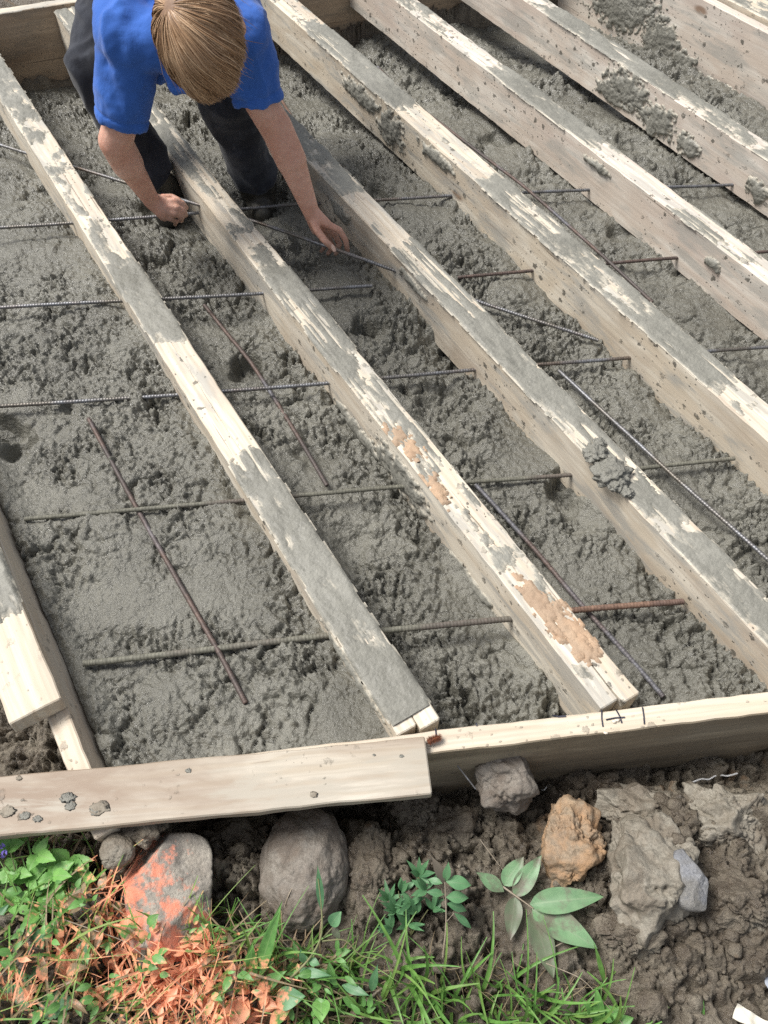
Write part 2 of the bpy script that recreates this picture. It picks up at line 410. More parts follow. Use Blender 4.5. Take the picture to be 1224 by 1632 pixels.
def crust_mesh(L, W, cov, seed, t=.0038, over=.003, res=.0036, gap=.0008):
    """a crust of concrete smeared on a board top; cov(x, y)->coverage in about -1..1; solid, feathered to its own edge"""
    nx, ny = int(L/res)+1, int((W+2*over)/res)+1
    xs_ = np.linspace(0, L, nx); ys_ = np.linspace(-over, W+over, ny)
    x, y = np.meshgrid(xs_, ys_)
    c = cov(x, y) + .62*fbm(x*12+seed, y*26, seed*.7, 5, .62) + .25*perlin(x*3.1, y*9, seed)
    e = np.minimum(y+over, W+over-y)
    c = c - .7*sstep(.010, .0, e)
    th = t*np.sqrt(np.clip(c, 0, 1.2)) * (.55+.45*sstep(0, .7, c))
    z = th*(.7+.6*fbm(x*14, y*30, seed, 3))+.0045*np.clip(c-.5, 0, .6)*np.clip(fbm(x*11, y*14, seed+4, 3), 0, 1) + np.clip(c, 0, .4)*.0022*(lumps(x, y, .013, int(seed) % 17+20, .4))*1.2 + .0012*np.clip(c, 0, .5)*fbm(x*130, y*130, 1., 2)
    out = np.minimum(y, W-y)                # overhanging bits sag down the side
    z = z - np.clip(-out, 0, 1)*1.6 + gap
    z = np.where(c > 0, z, -.0015)
    V = np.stack([x, y, z], -1).reshape(-1, 3)
    F = grid_faces(nx, ny); keep = (c.reshape(-1)[F] > 0).sum(1) >= 1
    F = F[keep]
    if len(F) == 0: return None
    used = np.unique(F); mp = -np.ones(len(V), int); mp[used] = np.arange(len(used))
    return with_cov(mesh_np(V[used], mp[F]), c.reshape(-1)[used])
def side_crust(L, H, patches, seed, side):
    """splats of concrete stuck to the side face; patches = (x, z, rx, rz)"""
    parts = []; cs = []
    for i, (px, pz, rx, rz) in enumerate(patches):
        res = .003; nx, nz = max(6, int(2.6*rx/res)), max(6, int(2.6*rz/res))
        x, z = np.meshgrid(np.linspace(px-1.3*rx, px+1.3*rx, nx), np.linspace(pz-1.3*rz, pz+1.3*rz, nz))
        c = 1-np.hypot((x-px)/rx, (z-pz)/rz) + .55*fbm(x*40, z*40, seed+i*1.7, 4, .6)
        c = np.where((z > -.002) | (z < -H), -1, c)
        th = .007*np.sqrt(np.clip(c, 0, 1))+.004*np.clip(c, 0, .5)*lumps(x, z, .010, 30+i % 9)
        y = np.where(c > 0, .0006+th, -.0015)
        V = np.stack([x, (y if side > 0 else -y), z], -1).reshape(-1, 3); F = grid_faces(nx, nz)
        F = F[(c.reshape(-1)[F] > 0).sum(1) >= 1]
        if len(F): parts.append((V, F)); cs.append(c.reshape(-1))
    if not parts: return None
    V, F = join_parts(parts); used = np.unique(F); mp = -np.ones(len(V), int); mp[used] = np.arange(len(used))
    return with_cov(mesh_np(V[used], mp[F]), np.concatenate(cs)[used])

back0 = at(81, 17, .15)[:2]; back1 = at(412, 32, .01)[:2]
bdir = (back1-back0)/np.linalg.norm(back1-back0)
def t_back(n):                                 # t where a joist meets the back board's face
    # n*NV + t*AL = back0 + s*bdir
    A = np.array([[AL[0], -bdir[0]], [AL[1], -bdir[1]]]); r = back0-NV*n; return np.linalg.solve(A, r)[0]
def t_front(n):
    A = np.array([[AL[0], -TV[0]], [AL[1], -TV[1]]]); r = fb1-NV*n; return np.linalg.solve(A, r)[0]
def px_t(px, py, z=.15): p = at(px, py, z)[:2]; return p @ AL

# bare stretches of each joist top, given as points along it in the photograph
cover = {
 'A': dict(mat='wood', knots=[((0,120),.2),((20,190),.2),((70,230),-.3),((120,330),-.15),((180,400),-.1),((215,440),.5),((262,535),.55),((280,562),-.75),((350,690),-.75),((385,740),.35),((430,800),.5),((560,980),.6),((650,1120),.75),((672,1140),.1)], d0=.9),
 'B': dict(mat='wood', knots=[((220,170),.5),((300,260),.3),((340,320),-.15),((390,390),-.15),((440,450),.5),((520,560),.5),((560,600),.0),((640,690),.2),((680,760),.0),((740,820),-.05),((800,900),.0),((880,970),-.15),((960,1070),-.25),((1000,1110),-.5)]),
 'C': dict(mat='wood', knots=[((440,180),.5),((560,300),.2),((575,320),-.6),((625,380),-.5),((645,400),.7),((720,470),.6),((880,600),.5),((940,690),.1),((1000,760),.1),((1060,810),.3),((1150,900),.45),((1220,980),.5)]),
 'D': dict(mat='wood', knots=[((430,0),-.3),((500,30),-.2),((520,60),.7),((640,160),.7),((662,180),-.6),((780,270),-.5),((810,290),.5),((930,390),.35),((1000,450),.1),((1080,540),.55),((1140,590),.6),((1165,620),-.4),((1224,680),-.6)]),
 'E': dict(mat='wood_pink', knots=[((600,0),.1),((700,45),-.25),((760,100),-.45),((780,120),.6),((900,200),.6),((950,230),-.1),((1000,270),-.4),((1060,320),-.5),((1080,340),.4),((1130,370),.2),((1160,400),-.2),((1224,440),-.5)]),
 'F': dict(mat='wood_pink', knots=[((760,0),.1),((860,0),-.1),((900,30),.5),((1060,110),.6),((1090,140),.1),((1224,240),.35)]),
}
labels = {
 'A': 'leftmost long doubled board, bare cream stretch halfway, left of the worker',
 'B': 'doubled board under the worker with orange clay patches and bare split end',
 'C': 'doubled board right of the worker\'s hands, lump of concrete on its lower half',
 'D': 'fourth doubled board from the left, rusty rebar hugging its right side',
 'E': 'fifth doubled board from the left, brightest bare patches on top',
 'F': 'doubled board nearest the tall pinkish side plank, thick concrete splatter on its side'}
patches = {'F': [(px_t(985,120),-.06,.10,.05),(px_t(1010,165),-.09,.07,.05),(px_t(940,115),-.10,.08,.025),(px_t(1055,205),-.10,.05,.03),(px_t(1150,290),-.09,.04,.03)],
           'D': [(px_t(560,130),-.05,.10,.03),(px_t(590,180),-.07,.07,.05),(px_t(710,230),-.03,.08,.02)],
           'B': [(px_t(650,720),-.08,.10,.05),(px_t(560,640),-.11,.10,.02),(px_t(760,880),-.12,.08,.02)],
           'E': [(px_t(900,270),-.03,.05,.012),(px_t(1090,420),-.05,.03,.012)], 'C': [(px_t(520,320),-.05,.05,.02), (px_t(640,440),-.03,.06,.014)], 'A': [(px_t(560,1060),-.03,.10,.012)]}
for ji, (nm, n0, n1) in enumerate(JN):
    cv = cover[nm]
    tb = t_back((n0+n1)/2)-.004; tf = t_front((n0+n1)/2)+.006
    if nm == 'A': tb = px_t(0, 102)+.55
    root = empty('doubled_joist', (*nt(n0, tf), .15))
    tag(root, labels[nm], 'wooden board', 'doubled boards lying across the slab')
    w = (n1-n0)/2-.0008
    offs = {'A': (.012, -.004), 'B': (.028, -.006), 'C': (0, .0), 'D': (0, 0.0), 'E': (0, 0), 'F': (0, 0)}[nm]
    for bi in (0, 1):
        nn = n0 if bi == 0 else n0+w+.0016
        # board's X runs from the far end to the front; Y then points to +n
        tfb = tf + (0 if nm not in 'AB' else (.045 if bi == 0 else .062) if nm == 'B' else (.03 if bi == 0 else .035)) + (0 if nm in 'AB' else (.0))
        if nm == 'A': tfb = (px_t(655,1160) if bi == 0 else px_t(690,1152))
        if nm == 'B': tfb = (px_t(975,1120) if bi == 0 else px_t(1010,1110))
        p_far = nt(nn, tb); p_front = nt(nn, tfb)
        # choose X from front to back, mirrored width so that Y = -n  -> shift origin
        p_f = nt(nn+w, tfb); p_b = nt(nn+w, tb)
        L = tb-tfb
        me = board_mesh(L, w, .140, seed=ji*2+bi)
        o = link('board', me, M[cv['mat']]); place(o, frame_from(p_f, p_b, .15 - (.0 if bi else .001)), root)
        # frame_from: Y is to the left of X (X to the back) -> towards -n, so the board spans nn..nn+w
    kx = np.array([px_t(*k[0]) for k in cv['knots']]); kv = np.array([k[1] for k in cv['knots']]); od = np.argsort(kx); kx, kv = kx[od], kv[od]
    Wt = n1-n0; L = tb-tf-.02
    def cov(x, y, kx=kx, kv=kv, tf=tf, ji=ji):
        c = np.interp(x+tf+.02, kx, kv) + .15
        return c - .10 - 1.9*sstep(.09, .0, np.abs(perlin(y*75+ji, x*1.6, 3.)))*sstep(-.1, .3, perlin(x*2.3, y*8, ji))
    me = crust_mesh(L, Wt, cov, ji*3.1+1.3)
    if me:
        o = link('concrete_smear', me, M['crust']); place(o, frame_from(nt(n1, tf+.02), nt(n1, tb), .1505), root); o['kind'] = 'stuff'
    if nm in patches:
        me = side_crust(L, .140, [(a-tf, b, c, d) for a, b, c, d in patches[nm]], ji, +1)
        if me:
            o = link('concrete_splatter', me, M['crust']); place(o, frame_from(nt(n0, tf), nt(n0, tb), .15), root); o['kind'] = 'stuff'

# orange stains on joist B handled as thin clay smears
def clay_smear(root, spots, n1, W, zt, mat, name='clay_smear'):
    parts = []
    for i, (px, py, rx, ry) in enumerate(spots):
        p = at(px, py, zt)[:2]; x0 = p @ AL; y0 = n1-(p @ NV)
        res = .003; nx, ny = int(2.4*rx/res), int(2.4*ry/res)
        x, y = np.meshgrid(np.linspace(-1.2*rx, 1.2*rx, nx), np.linspace(-1.2*ry, 1.2*ry, ny))
        c = 1-np.hypot(x/rx, y/ry)+1.1*fbm(x*30, y*60, i*2.3+px, 5, .65)-.1
        c = np.where((y+y0 < .001) | (y+y0 > W-.001), -1, c)
        z = np.where(c > 0, .0012+.004*np.sqrt(np.clip(c, 0, 1)), -.001)
        V = np.stack([x+x0, y+y0, z], -1).reshape(-1, 3); F = grid_faces(nx, ny); F = F[(c.reshape(-1)[F] > 0).sum(1) >= 1]
        if len(F): parts.append((V, F))
    V, F = join_parts(parts); used = np.unique(F); mp = -np.ones(len(V), int); mp[used] = np.arange(len(used))
    o = link(name, mesh_np(V[used], mp[F]), mat); place(o, frame_from(nt(n1, 0), nt(n1, 1), zt), root); o['kind'] = 'stuff'; return o
M['clay'] = simple_mat('orange_clay', (.38, .25, .16), (.46, .33, .22), 40, .75, .6, .003, c3=(.28, .21, .15), c3amt=.5)
jroots = [o for o in col.objects if o.type == 'EMPTY' and o.name.startswith('doubled_joist')]
clay_smear(jroots[1], [(630, 690, .03, .018), (660, 715, .03, .02), (690, 775, .035, .022), (700, 800, .03, .02), (880, 980, .05, .02), (900, 1005, .05, .025), (925, 1030, .04, .022), (850, 950, .05, .015), (915, 1000, .05, .02)], .676, .074, .1505, M['clay'])
def lump(name, p, r, mat, parent=None, sq=(1, 1, .6), amp=.35, sc=1.6, sub=4, seed=0, rot=0.):
    bm = bmesh.new(); bmesh.ops.create_icosphere(bm, subdivisions=sub, radius=1.)
    V = np.array([v.co[:] for v in bm.verts]); s = seed*3.7
    d = 1+amp*fbm(V[:, 0]*sc+s, V[:, 1]*sc, V[:, 2]*sc, 4, .55)
    V = V*d[:, None]*np.array(sq)*r
    c, s_ = math.cos(rot), math.sin(rot); V[:, :2] = V[:, :2] @ np.array([[c, s_], [-s_, c]])
    for v, q in zip(bm.verts, V): v.co = q
    me = bpy.data.meshes.new(name); bm.to_mesh(me); bm.free()
    o = link(name, me, mat); o.location = p
    if parent:
        bpy.context.view_layer.update(); o.parent = parent; o.matrix_parent_inverse = Matrix.Translation(parent.location).inverted()
    return o
for i, (px, py, r) in enumerate([(975, 755, .034), (948, 722, .022), (955, 705, .012), (985, 772, .018), (1000, 785, .012)]):
    lump('concrete_lump', at(px, py, .156), r, M['lumpc'], jroots[2], (1, 1, .5), .45, 2.4, 4, i)

# ---- frame boards
def frame_board(name, p0, p1, zt, W, H, mat, label, group='formwork boards round the edge', cat='wooden board', seed=5, tilt=0., root=None, part=None, shear0=0., shear1=0., W0=0.):
    L = float(np.hypot(p1[0]-p0[0], p1[1]-p0[1]))
    me = board_mesh(L, W, H, seed=seed, bow=.0, shear0=shear0, shear1=shear1)
    o = link(part or name, me, mat)
    Mx = frame_from(p0, p1, zt)
    if tilt: Mx = Mx @ Matrix.Rotation(tilt, 4, 'X')
    if root: place(o, Mx, root)
    else: o.matrix_world = Mx; tag(o, label, cat, group)
    return o
# front board: upright 2x10 whose top carries pencil marks
fB0 = at(1224, 1102, .15)[:2]; fB1 = at(640, 1171, .15)[:2]
fd = (fB0-fB1)/np.linalg.norm(fB0-fB1)
pL = C0 + TV*.005                                    # ends at the left frame
lnv = np.array([fd[1], -fd[0]])                      # towards the camera
frt = empty('front_form_board', (*fB1, .15))
tag(frt, 'upright front form board with pencil marks on top and dark wet face', 'wooden board', 'formwork boards round the edge')
p0 = fB1 - fd*(np.linalg.norm(fB1-C0)+.0) ; p1 = fB1 + fd*2.4
def board_two(p0, p1, zt, W, H, mats, root, name, seed):
    L = float(np.hypot(*(p1-p0))); me = board_mesh(L, W, H, seed=seed, bow=0.)
    o = link(name, me, mats)
    # wet stained face: every face that looks along local -Y
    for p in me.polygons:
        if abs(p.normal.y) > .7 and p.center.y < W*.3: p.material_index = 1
    place(o, frame_from(p0, p1, zt), root); return o
q0 = p0 + lnv*.038; q1 = p1 + lnv*.038
fbo = board_two(q0, q1, .15, .038, .235, [M['wood_clean'], M['wood_dark']], frt, 'plank', 9)

# pencil marks
M['pencil'] = simple_mat('pencil', (.03, .03, .05), (.04, .04, .06), 50, .6, 0)
def strip(name, pts, z, w, mat, parent, th=.0006):
    V, F = [], []
    for i, p in enumerate(pts):
        a = pts[max(0, i-1)]; b = pts[min(len(pts)-1, i+1)]; d = np.array([b[0]-a[0], b[1]-a[1]]); d /= np.linalg.norm(d)+1e-9; s = np.array([-d[1], d[0]])*w/2
        for q, zz in ((p[:2]+s, z), (p[:2]-s, z), (p[:2]-s, z+th), (p[:2]+s, z+th)): V.append((q[0], q[1], zz))
    for i in range(len(pts)-1):
        for j in range(4):
            a, b = i*4+j, i*4+(j+1) % 4; F.append((a, b, b+4, a+4))
    F += [(0, 1, 2, 3), tuple(len(V)-4+k for k in (3, 2, 1, 0))]
    me = mesh_np(V, F); o = link(name, me, mat, parent, smooth=False); return o
for pts in ([(959, 1131), (959, 1145), (961, 1158)], [(1024, 1127), (1026, 1140), (1027, 1154)], [(982, 1131), (988, 1142), (991, 1152)], [(966, 1147), (980, 1144), (996, 1143)],
            [(694, 1161), (695, 1170), (696, 1176)], [(880, 1140), (890, 1142), (902, 1141)], [(759, 1152), (760, 1157)]):
    strip('pencil_mark', [at(x, y, .1518)[:2] for x, y in pts], .1512, .0022, M['pencil'], frt, .0009)
M['scrape'] = simple_mat('scraped_wood', (.75, .68, .58), (.6, .5, .4), 60, .7, 0.2)
for i, (px, py) in enumerate([(984, 1148), (979, 1150), (965, 1168)]): lump('splinter', at(px, py, .152), .004, M['scrape'], frt, (1, .6, .4), .5, 2, 2, i)

# flat board lying in front, over the front board's edge
ft0 = at(-60, 1243, .170)[:2]; ft1 = at(677, 1174, .170)[:2]
fdr = (ft1-ft0)/np.linalg.norm(ft1-ft0); ft0 = ft0 - fdr*.4
fln = np.array([fdr[1], -fdr[0]])
flb = frame_board('flat_board', ft0+fln*.092, ft1+fln*.092, .170, .092, .019, M['wood_front'], 'bare one-inch board lying flat along the front, mud spots at its left end', seed=12)
# clods of mud stuck to it are parts of the dirt on it
fle = flb
M['mudspot'] = simple_mat('mud_spot', (.20, .17, .13), (.28, .25, .20), 80, .8, .5)
for i, (px, py, r) in enumerate([(158, 1288, .012), (152, 1292, .008), (108, 1271, .010), (12, 1293, .010), (40, 1300, .007), (60, 1305, .006), (30, 1240, .004), (112, 1285, .008), (300, 1228, .004), (500, 1266, .005), (640, 1205, .003), (596, 1203, .002)]):
    o = lump('mud_spot', (0, 0, 0), r, M['lumpc'] if i % 3 else M['mudspot'], None, (1.1, .8, .05), .6, 2.2, 3, i+5)
    o.parent = flb; o.matrix_parent_inverse = flb.matrix_world.inverted(); o.location = at(px, py, .171)

# left frame: an upright 2x6 leaning outward, its end sticking out below the flat board
lt1 = at(165, 1328, .15)[:2]; nn_l = -.167
lf_front = nt(nn_l, float(lt1 @ AL)); lf_back = nt(nn_l, 3.4)
tiltL = math.atan2(.030, .14)
lf = frame_board('side_form_board', lf_front, lf_back, .15, .036, .150, M['wood_clean'], 'left form board leaning outward, its bare end poking out under the flat front board', seed=3, tilt=-tiltL)
# flat piece lying on the left frame
lp = [at(26, 1150, .19)[:2], at(97, 1113, .19)[:2], at(37, 967, .19)[:2]]
dr = (lp[2]-lp[1]); dr /= np.linalg.norm(dr); Wp = float(np.linalg.norm(lp[0]-lp[1]))
lroot = empty('short_plank', (*lp[1], .19))
tag(lroot, 'thick short plank lying on the left form board, concrete on its far half', 'wooden board')
me = board_mesh(1.3, .086, .038, seed=7, bow=0.); o = link('plank', me, M['wood_clean']); place(o, frame_from(lp[1], lp[1]+dr, .19), lroot)
me = crust_mesh(1.2, .086, lambda x, y: np.interp(x, [.0, .17, .21, .3, 1.2], [-1.5, -.9, .6, .7, .6]), 8.8, t=.012)
o = link('concrete_smear', me, M['crust']); place(o, frame_from(lp[1], lp[1]+dr, .1905), lroot); o['kind'] = 'stuff'

# back board
bk0 = back0 - bdir*1.2; bk1 = back0 + bdir*4.2
bn = np.array([-bdir[1], bdir[0]])
brt = empty('back_form_board', (*back0, .165)); tag(brt, 'upright far form board, brown and mud stained, behind the worker', 'wooden board', 'formwork boards round the edge')
bko = board_two(bk0, bk1, .165, .038, .30, [M['wood'], M['wood_mud']], brt, 'plank', 4)

# right board
rp0 = at(1122, 0, .16)[:2]; rp1 = at(1224, 53, .16)[:2]
rdir = (rp0-rp1)/np.linalg.norm(rp0-rp1)
rrt = empty('tall_side_board', (*rp1, .16)); tag(rrt, 'tall pinkish side form board at the upper right, speckled and smeared with concrete', 'wooden board', 'formwork boards round the edge')
r_f = rp1 - rdir*1.6; r_b = rp0 + rdir*1.6; rn = np.array([rdir[1], -rdir[0]])     # rn: to the right of travel (outwards)
L = float(np.linalg.norm(r_b-r_f)); me = board_mesh(L, .038, .30, seed=21, bow=0.)
o = link('plank', me, M['wood_pink']); place(o, frame_from(r_f+rn*.038, r_b+rn*.038, .16), rrt)
# concrete splashed on the inner face
sp = [(at(950, 5, .05), .13, .08), (at(1025, 55, .02), .09, .07), (at(1060, 85, 0.), .08, .035), (at(1130, 140, -.02), .12, .018), (at(910, -10, .1), .2, .11)]
me = side_crust(L, .30, [(float((p[:2]-r_f) @ rdir), -.16+float(p[2])-.05, a, b) for p, a, b in sp], 41, +1)
if me: o = link('concrete_splatter', me, M['crust']); place(o, frame_from(r_f, r_b, .16), rrt); o['kind'] = 'stuff'
# a walking plank laid flat just outside it
wk = empty('flat_walkway_board', (*rp1, .185)); tag(wk, 'cream board lying flat outside the tall side board, top right corner', 'wooden board')
wm = frame_board('plank', r_f+rn*.20, r_b+rn*.20, .172, .150, .030, M['wood_clean'], None, root=wk, seed=31, part='plank')
me = crust_mesh(L-.1, .15, lambda x, y: .1+.7*perlin(x*2.2, y*3, 5.), 5.5, t=.006)
if me: o = link('concrete_smear', me, M['crust']); place(o, frame_from(r_f+rn*.20, r_b+rn*.20, .1725), wk); o['kind'] = 'stuff'

# ------------------------------------------------------------------ rebars
def rebar_mat(name, cols, rough=.45, met=.55):
    m, t, b = nmat(name); N = NT(t); v = N.coord()
    f = N.noise(v, 5, 3, .55); f2 = N.noise(v, 120, 3)
    c = N.mix(N.ramp(f, [(.38, 0.), (.5, 1.)]), cols[0], cols[1]); c = N.mix(N.ramp(f, [(.52, 0.), (.62, 1.)]), c, cols[2])
    c = N.mix(N.ramp(f2, [(.4, .5), (.6, 0.)]), c, tuple(x*.45 for x in cols[0]))
    t.links.new(c, b.inputs['Base Color']); b.inputs['Roughness'].default_value = rough; b.inputs['Metallic'].default_value = met
    t.links.new(N.bump(f2, .5, .001), b.inputs['Normal']); return m
M['steel'] = rebar_mat('rebar_steel', [(.16, .145, .125), (.21, .215, .23), (.17, .135, .11)])
M['rust'] = rebar_mat('rebar_rust', [(.15, .085, .06), (.22, .135, .095), (.11, .075, .065)], .75, .1)
M['coat'] = rebar_mat('rebar_coated', [(.14, .135, .105), (.17, .165, .13), (.12, .10, .085)], .7, 0.)
M['darkrust'] = rebar_mat('rebar_darkrust', [(.09, .075, .07), (.13, .09, .075), (.14, .14, .155)], .6, .3)
def rebar(pts, mat, label, group, r=.0043, name='rebar', follow=None):
    P = np.array(pts, float); seg = np.linalg.norm(np.diff(P, axis=0), axis=1); s = np.concatenate([[0], np.cumsum(seg)]); L = s[-1]
    n = int(L/.0016); q = np.linspace(0, L, n); C_ = np.stack([np.interp(q, s, P[:, k]) for k in range(3)], 1)
    k = 31; pad = np.pad(C_, ((k, k), (0, 0)), 'edge')   # soften corners
    if len(P) > 2: C_ = np.stack([np.convolve(pad[:, j], np.ones(2*k+1)/(2*k+1), 'valid') for j in range(3)], 1)
    C_[:, 2] += .0025*perlin(q*2.5, P[0, 0]*10, 0.); C_[:, 1] += .003*perlin(q*2., P[0, 1]*10, 2.)
    T = np.gradient(C_, axis=0); T /= np.linalg.norm(T, axis=1)[:, None]
    up = np.array([0, 0, 1.]); S = np.cross(T, up); S /= np.linalg.norm(S, axis=1)[:, None]; U = np.cross(S, T)
    K = 10; ang = np.arange(K)*2*math.pi/K
    V = np.zeros((n, K, 3))
    for j, a in enumerate(ang):
        rib = np.clip(np.sin(2*math.pi*q/.0066 + 1.2*math.sin(a)), 0, 1)**.7 * (.0 if j in (0, 5) else 1.)
        rr = r*(1+.17*rib) + (.0007 if j in (0, 5) else 0)
        rr = rr*np.clip(np.minimum(q, L-q)/.002+.35, 0, 1)
        V[:, j] = C_ + S*(math.cos(a)*rr)[:, None] + U*(math.sin(a)*rr)[:, None]
    V = V.reshape(-1, 3); i = np.arange(n-1)[:, None]*K; j = np.arange(K)[None]; jn = (np.arange(K)+1) % K
    F = np.stack([(i+j), (i+jn), (i+K+jn), (i+K+j)], -1).reshape(-1, 4)
    me = mesh_np(V, F); o = link(name, me, mat); tag(o, label, 'rebar', group); return o
gT = 'ribbed steel bars crossing under the boards'; gL = 'ribbed steel bars running along the boards'
rebar([at(-40, 365, .095), at(240, 346, .085), at(475, 326, .055), at(710, 312, .045), at(1175, 294, .03)], M['steel'], 'rebar crossing at the far end, passing behind the worker\'s hands', gT)
rebar([at(-40, 493, .112), at(300, 474, .095), at(601, 456, .070)], M['steel'], 'rebar ending bare between the second and third boards, just below the hands', gT)
rebar([at(722, 443, .05), at(960, 421, .045), at(1260, 397, .04)], M['darkrust'], 'short dark rebar starting right of the third board, level with the hands', gT)
rebar([at(-40, 650, .108), at(265, 631, .085), at(500, 612, .07), at(750, 590, .06), at(1250, 551, .05)], M['steel'], 'rebar crossing the whole slab above the middle, bluish between the second and third boards', gT)
rebar([at(28, 828, .100), at(390, 797, .092), at(640, 775, .07), at(900, 757, .06), at(1180, 731, .055)], M['coat'], 'cement coated rebar crossing the slab just below the middle', gT)
rebar([at(120, 1059, .102), at(530, 1012, .096), at(800, 988, .075), at(862, 983, .07)], M['coat'], 'lowest crossing rebar, grey with cement, left of the second board', gT, r=.0056)
rebar([at(800, 988, .07), at(920, 972, .07), at(1100, 959, .06)], M['rust'], 'lowest crossing rebar, rusty orange, between the second and third boards', gT, r=.0056)
rebar([at(-60, 212, .03), at(105, 262, .055), at(290, 318, .11), at(400, 350, .115), at(540, 400, .13), at(620, 428, .10), at(760, 480, .06), at(962, 545, .05)], M['steel'], 'slanting rebar held in the worker\'s hands', gL)
def on_c(px, py, dz=.004):
    z = .05
    for _ in range(5):
        p = at(px, py, z); z = float(base_level(np.array([p @ np.array([*NV, 0])]), np.array([p @ np.array([*AL, 0])]), 0)[0])+dz+.006
    return at(px, py, z)
rebar([on_c(138, 662, .000), on_c(185, 750, -.001), on_c(226, 825, -.006), on_c(255, 875, -.003), on_c(300, 955, .006), on_c(350, 1040, .006), on_c(397, 1130, .004)], M['darkrust'], 'dark rebar half sunk in concrete left of the first board', gL)
rebar([on_c(322, 482, .004), on_c(360, 530, .001), on_c(400, 578, .006), on_c(440, 640, .004), on_c(490, 720, .010), on_c(525, 780, .020)], M['darkrust'], 'thin rusty rebar between the first and second boards', gL, r=.0042)
rebar([on_c(752, 766, .012), on_c(850, 872, .006), on_c(930, 968, .006), on_c(1000, 1045, -.004), on_c(1065, 1120, -.002)], M['darkrust'], 'dark rebar beside the right of the second board near the front', gL)
rebar([on_c(885, 585, .018), on_c(1010, 700, .02), on_c(1065, 752, .020), on_c(1260, 925, .02)], M['steel'], 'ribbed rebar between the third and fourth boards, rusty in places', gL)
rebar([on_c(600, 105, .03), on_c(660, 165, .04), on_c(830, 292, .04), on_c(960, 408, .045), on_c(1045, 487, .04)], M['darkrust'], 'rusty rebar hugging the right side of the fourth board', gL, r=.0042)
rebar([on_c(440, 145, .02), on_c(470, 195, .03), on_c(500, 245, .03)], M['rust'], 'short rusty rebar beside the worker\'s left elbow', gL, r=.004)
#PART2
# ------------------------------------------------------------------ rocks, clods and litter on the soil
def hits(px, py):
    x, y = np.asarray(px, float)-612, 816-np.asarray(py, float)
    x, y = (x*cR-y*sR)/CF, (x*sR+y*cR)/CF
    d = np.stack([x, cT+y*sT, -sT+y*cT], -1); z = np.zeros(len(x))
    for _ in range(6):
        p = np.array([0, 0, CH]) + d*((z-CH)/d[:, 2])[:, None]; z = soil_h(p[:, 0], p[:, 1])
    return p
# marking paint sprayed over whatever stood there: blobs in the place itself
paint_spots = [(215, 1440, .066), (232, 1392, .04), (265, 1490, .035), (290, 1560, .075), (400, 1600, .045), (200, 1530, .055), (50, 1555, .030), (110, 1505, .028), (15, 1570, .03), (360, 1620, .05), (190, 1395, .03), (290, 1620, .05)]
def painted(N, base, c_paint=(.92, .43, .27), soft=.012, amt=.92):
    ge = N.n('NewGeometry'); pos = ge.outputs['Position']
    ns = N.noise(pos, 45, 4, .65); cur = None
    for px, py, r in paint_spots:
        p = hit(px, py)
        sb = N.n('VectorMath', operation='DISTANCE'); N.l(pos, sb.inputs[0]); sb.inputs[1].default_value = (p[0], p[1], p[2]+.01)
        v = N.math('SUBTRACT', r, sb.outputs['Value'])
        cur = v if cur is None else N.math('MAXIMUM', cur, v)
    v = N.math('ADD', cur, N.math('MULTIPLY', N.math('SUBTRACT', ns, .5), .30))
    f = N.ramp(N.math('ADD', N.math('MULTIPLY', v, 1./soft/6), .5), [(.3, 0.), (.7, amt)])
    return N.mix(f, base, c_paint)
def rock_mat(name, c1, c2, c3, paint=False, rough=.7, sc=14):
    m, t, b = nmat(name); N = NT(t); v = N.coord()
    c = N.mix(N.ramp(N.noise(v, sc, 5, .6), [(.35, 0.), (.65, 1.)]), c1, c2)
    c = N.mix(N.ramp(N.noise(v, sc*.7+3, 4, .6), [(.5, 0.), (.6, .8)]), c, c3)
    c = N.mix(N.ramp(N.noise(v, 230, 3, .7), [(.35, .5), (.6, 0.)]), c, tuple(x*.5 for x in c1))
    c = N.mix(N.ramp(N.noise(v, 45, 5, .65), [(.35, .5), (.6, 0.)]), c, c3)
    vo = N.voro(v, 110); c = N.mix(N.ramp(vo.outputs['Distance'], [(.05, .25), (.15, 0.)]), c, tuple(min(1., x*1.4) for x in c2))
    if paint: c = painted(N, c, (.74, .25, .15), soft=.02)
    t.links.new(c, b.inputs['Base Color']); b.inputs['Roughness'].default_value = rough
    n1 = N.bump(N.noise(v, 70, 6, .7), .8, .005); t.links.new(N.bump(N.noise(v, 260, 3, .7), .5, .0015, n1), b.inputs['Normal']); return m
M['cobble'] = rock_mat('muddy_cobble', (.19, .165, .14), (.27, .245, .21), (.14, .11, .085))
M['paintrock'] = rock_mat('painted_rock', (.34, .30, .25), (.42, .39, .33), (.13, .12, .11), True)
M['clod'] = rock_mat('grey_clod', (.20, .18, .142), (.31, .285, .235), (.17, .14, .105))
M['clod_br'] = M['soil']; M['clod_x'] = rock_mat('brown_clod', (.175, .145, .115), (.265, .235, .19), (.125, .098, .075))
M['clod_or'] = rock_mat('orange_clod', (.24, .18, .125), (.32, .245, .165), (.40, .235, .12))
M['slate'] = rock_mat('slate', (.17, .175, .19), (.25, .255, .27), (.17, .16, .14), rough=.45)
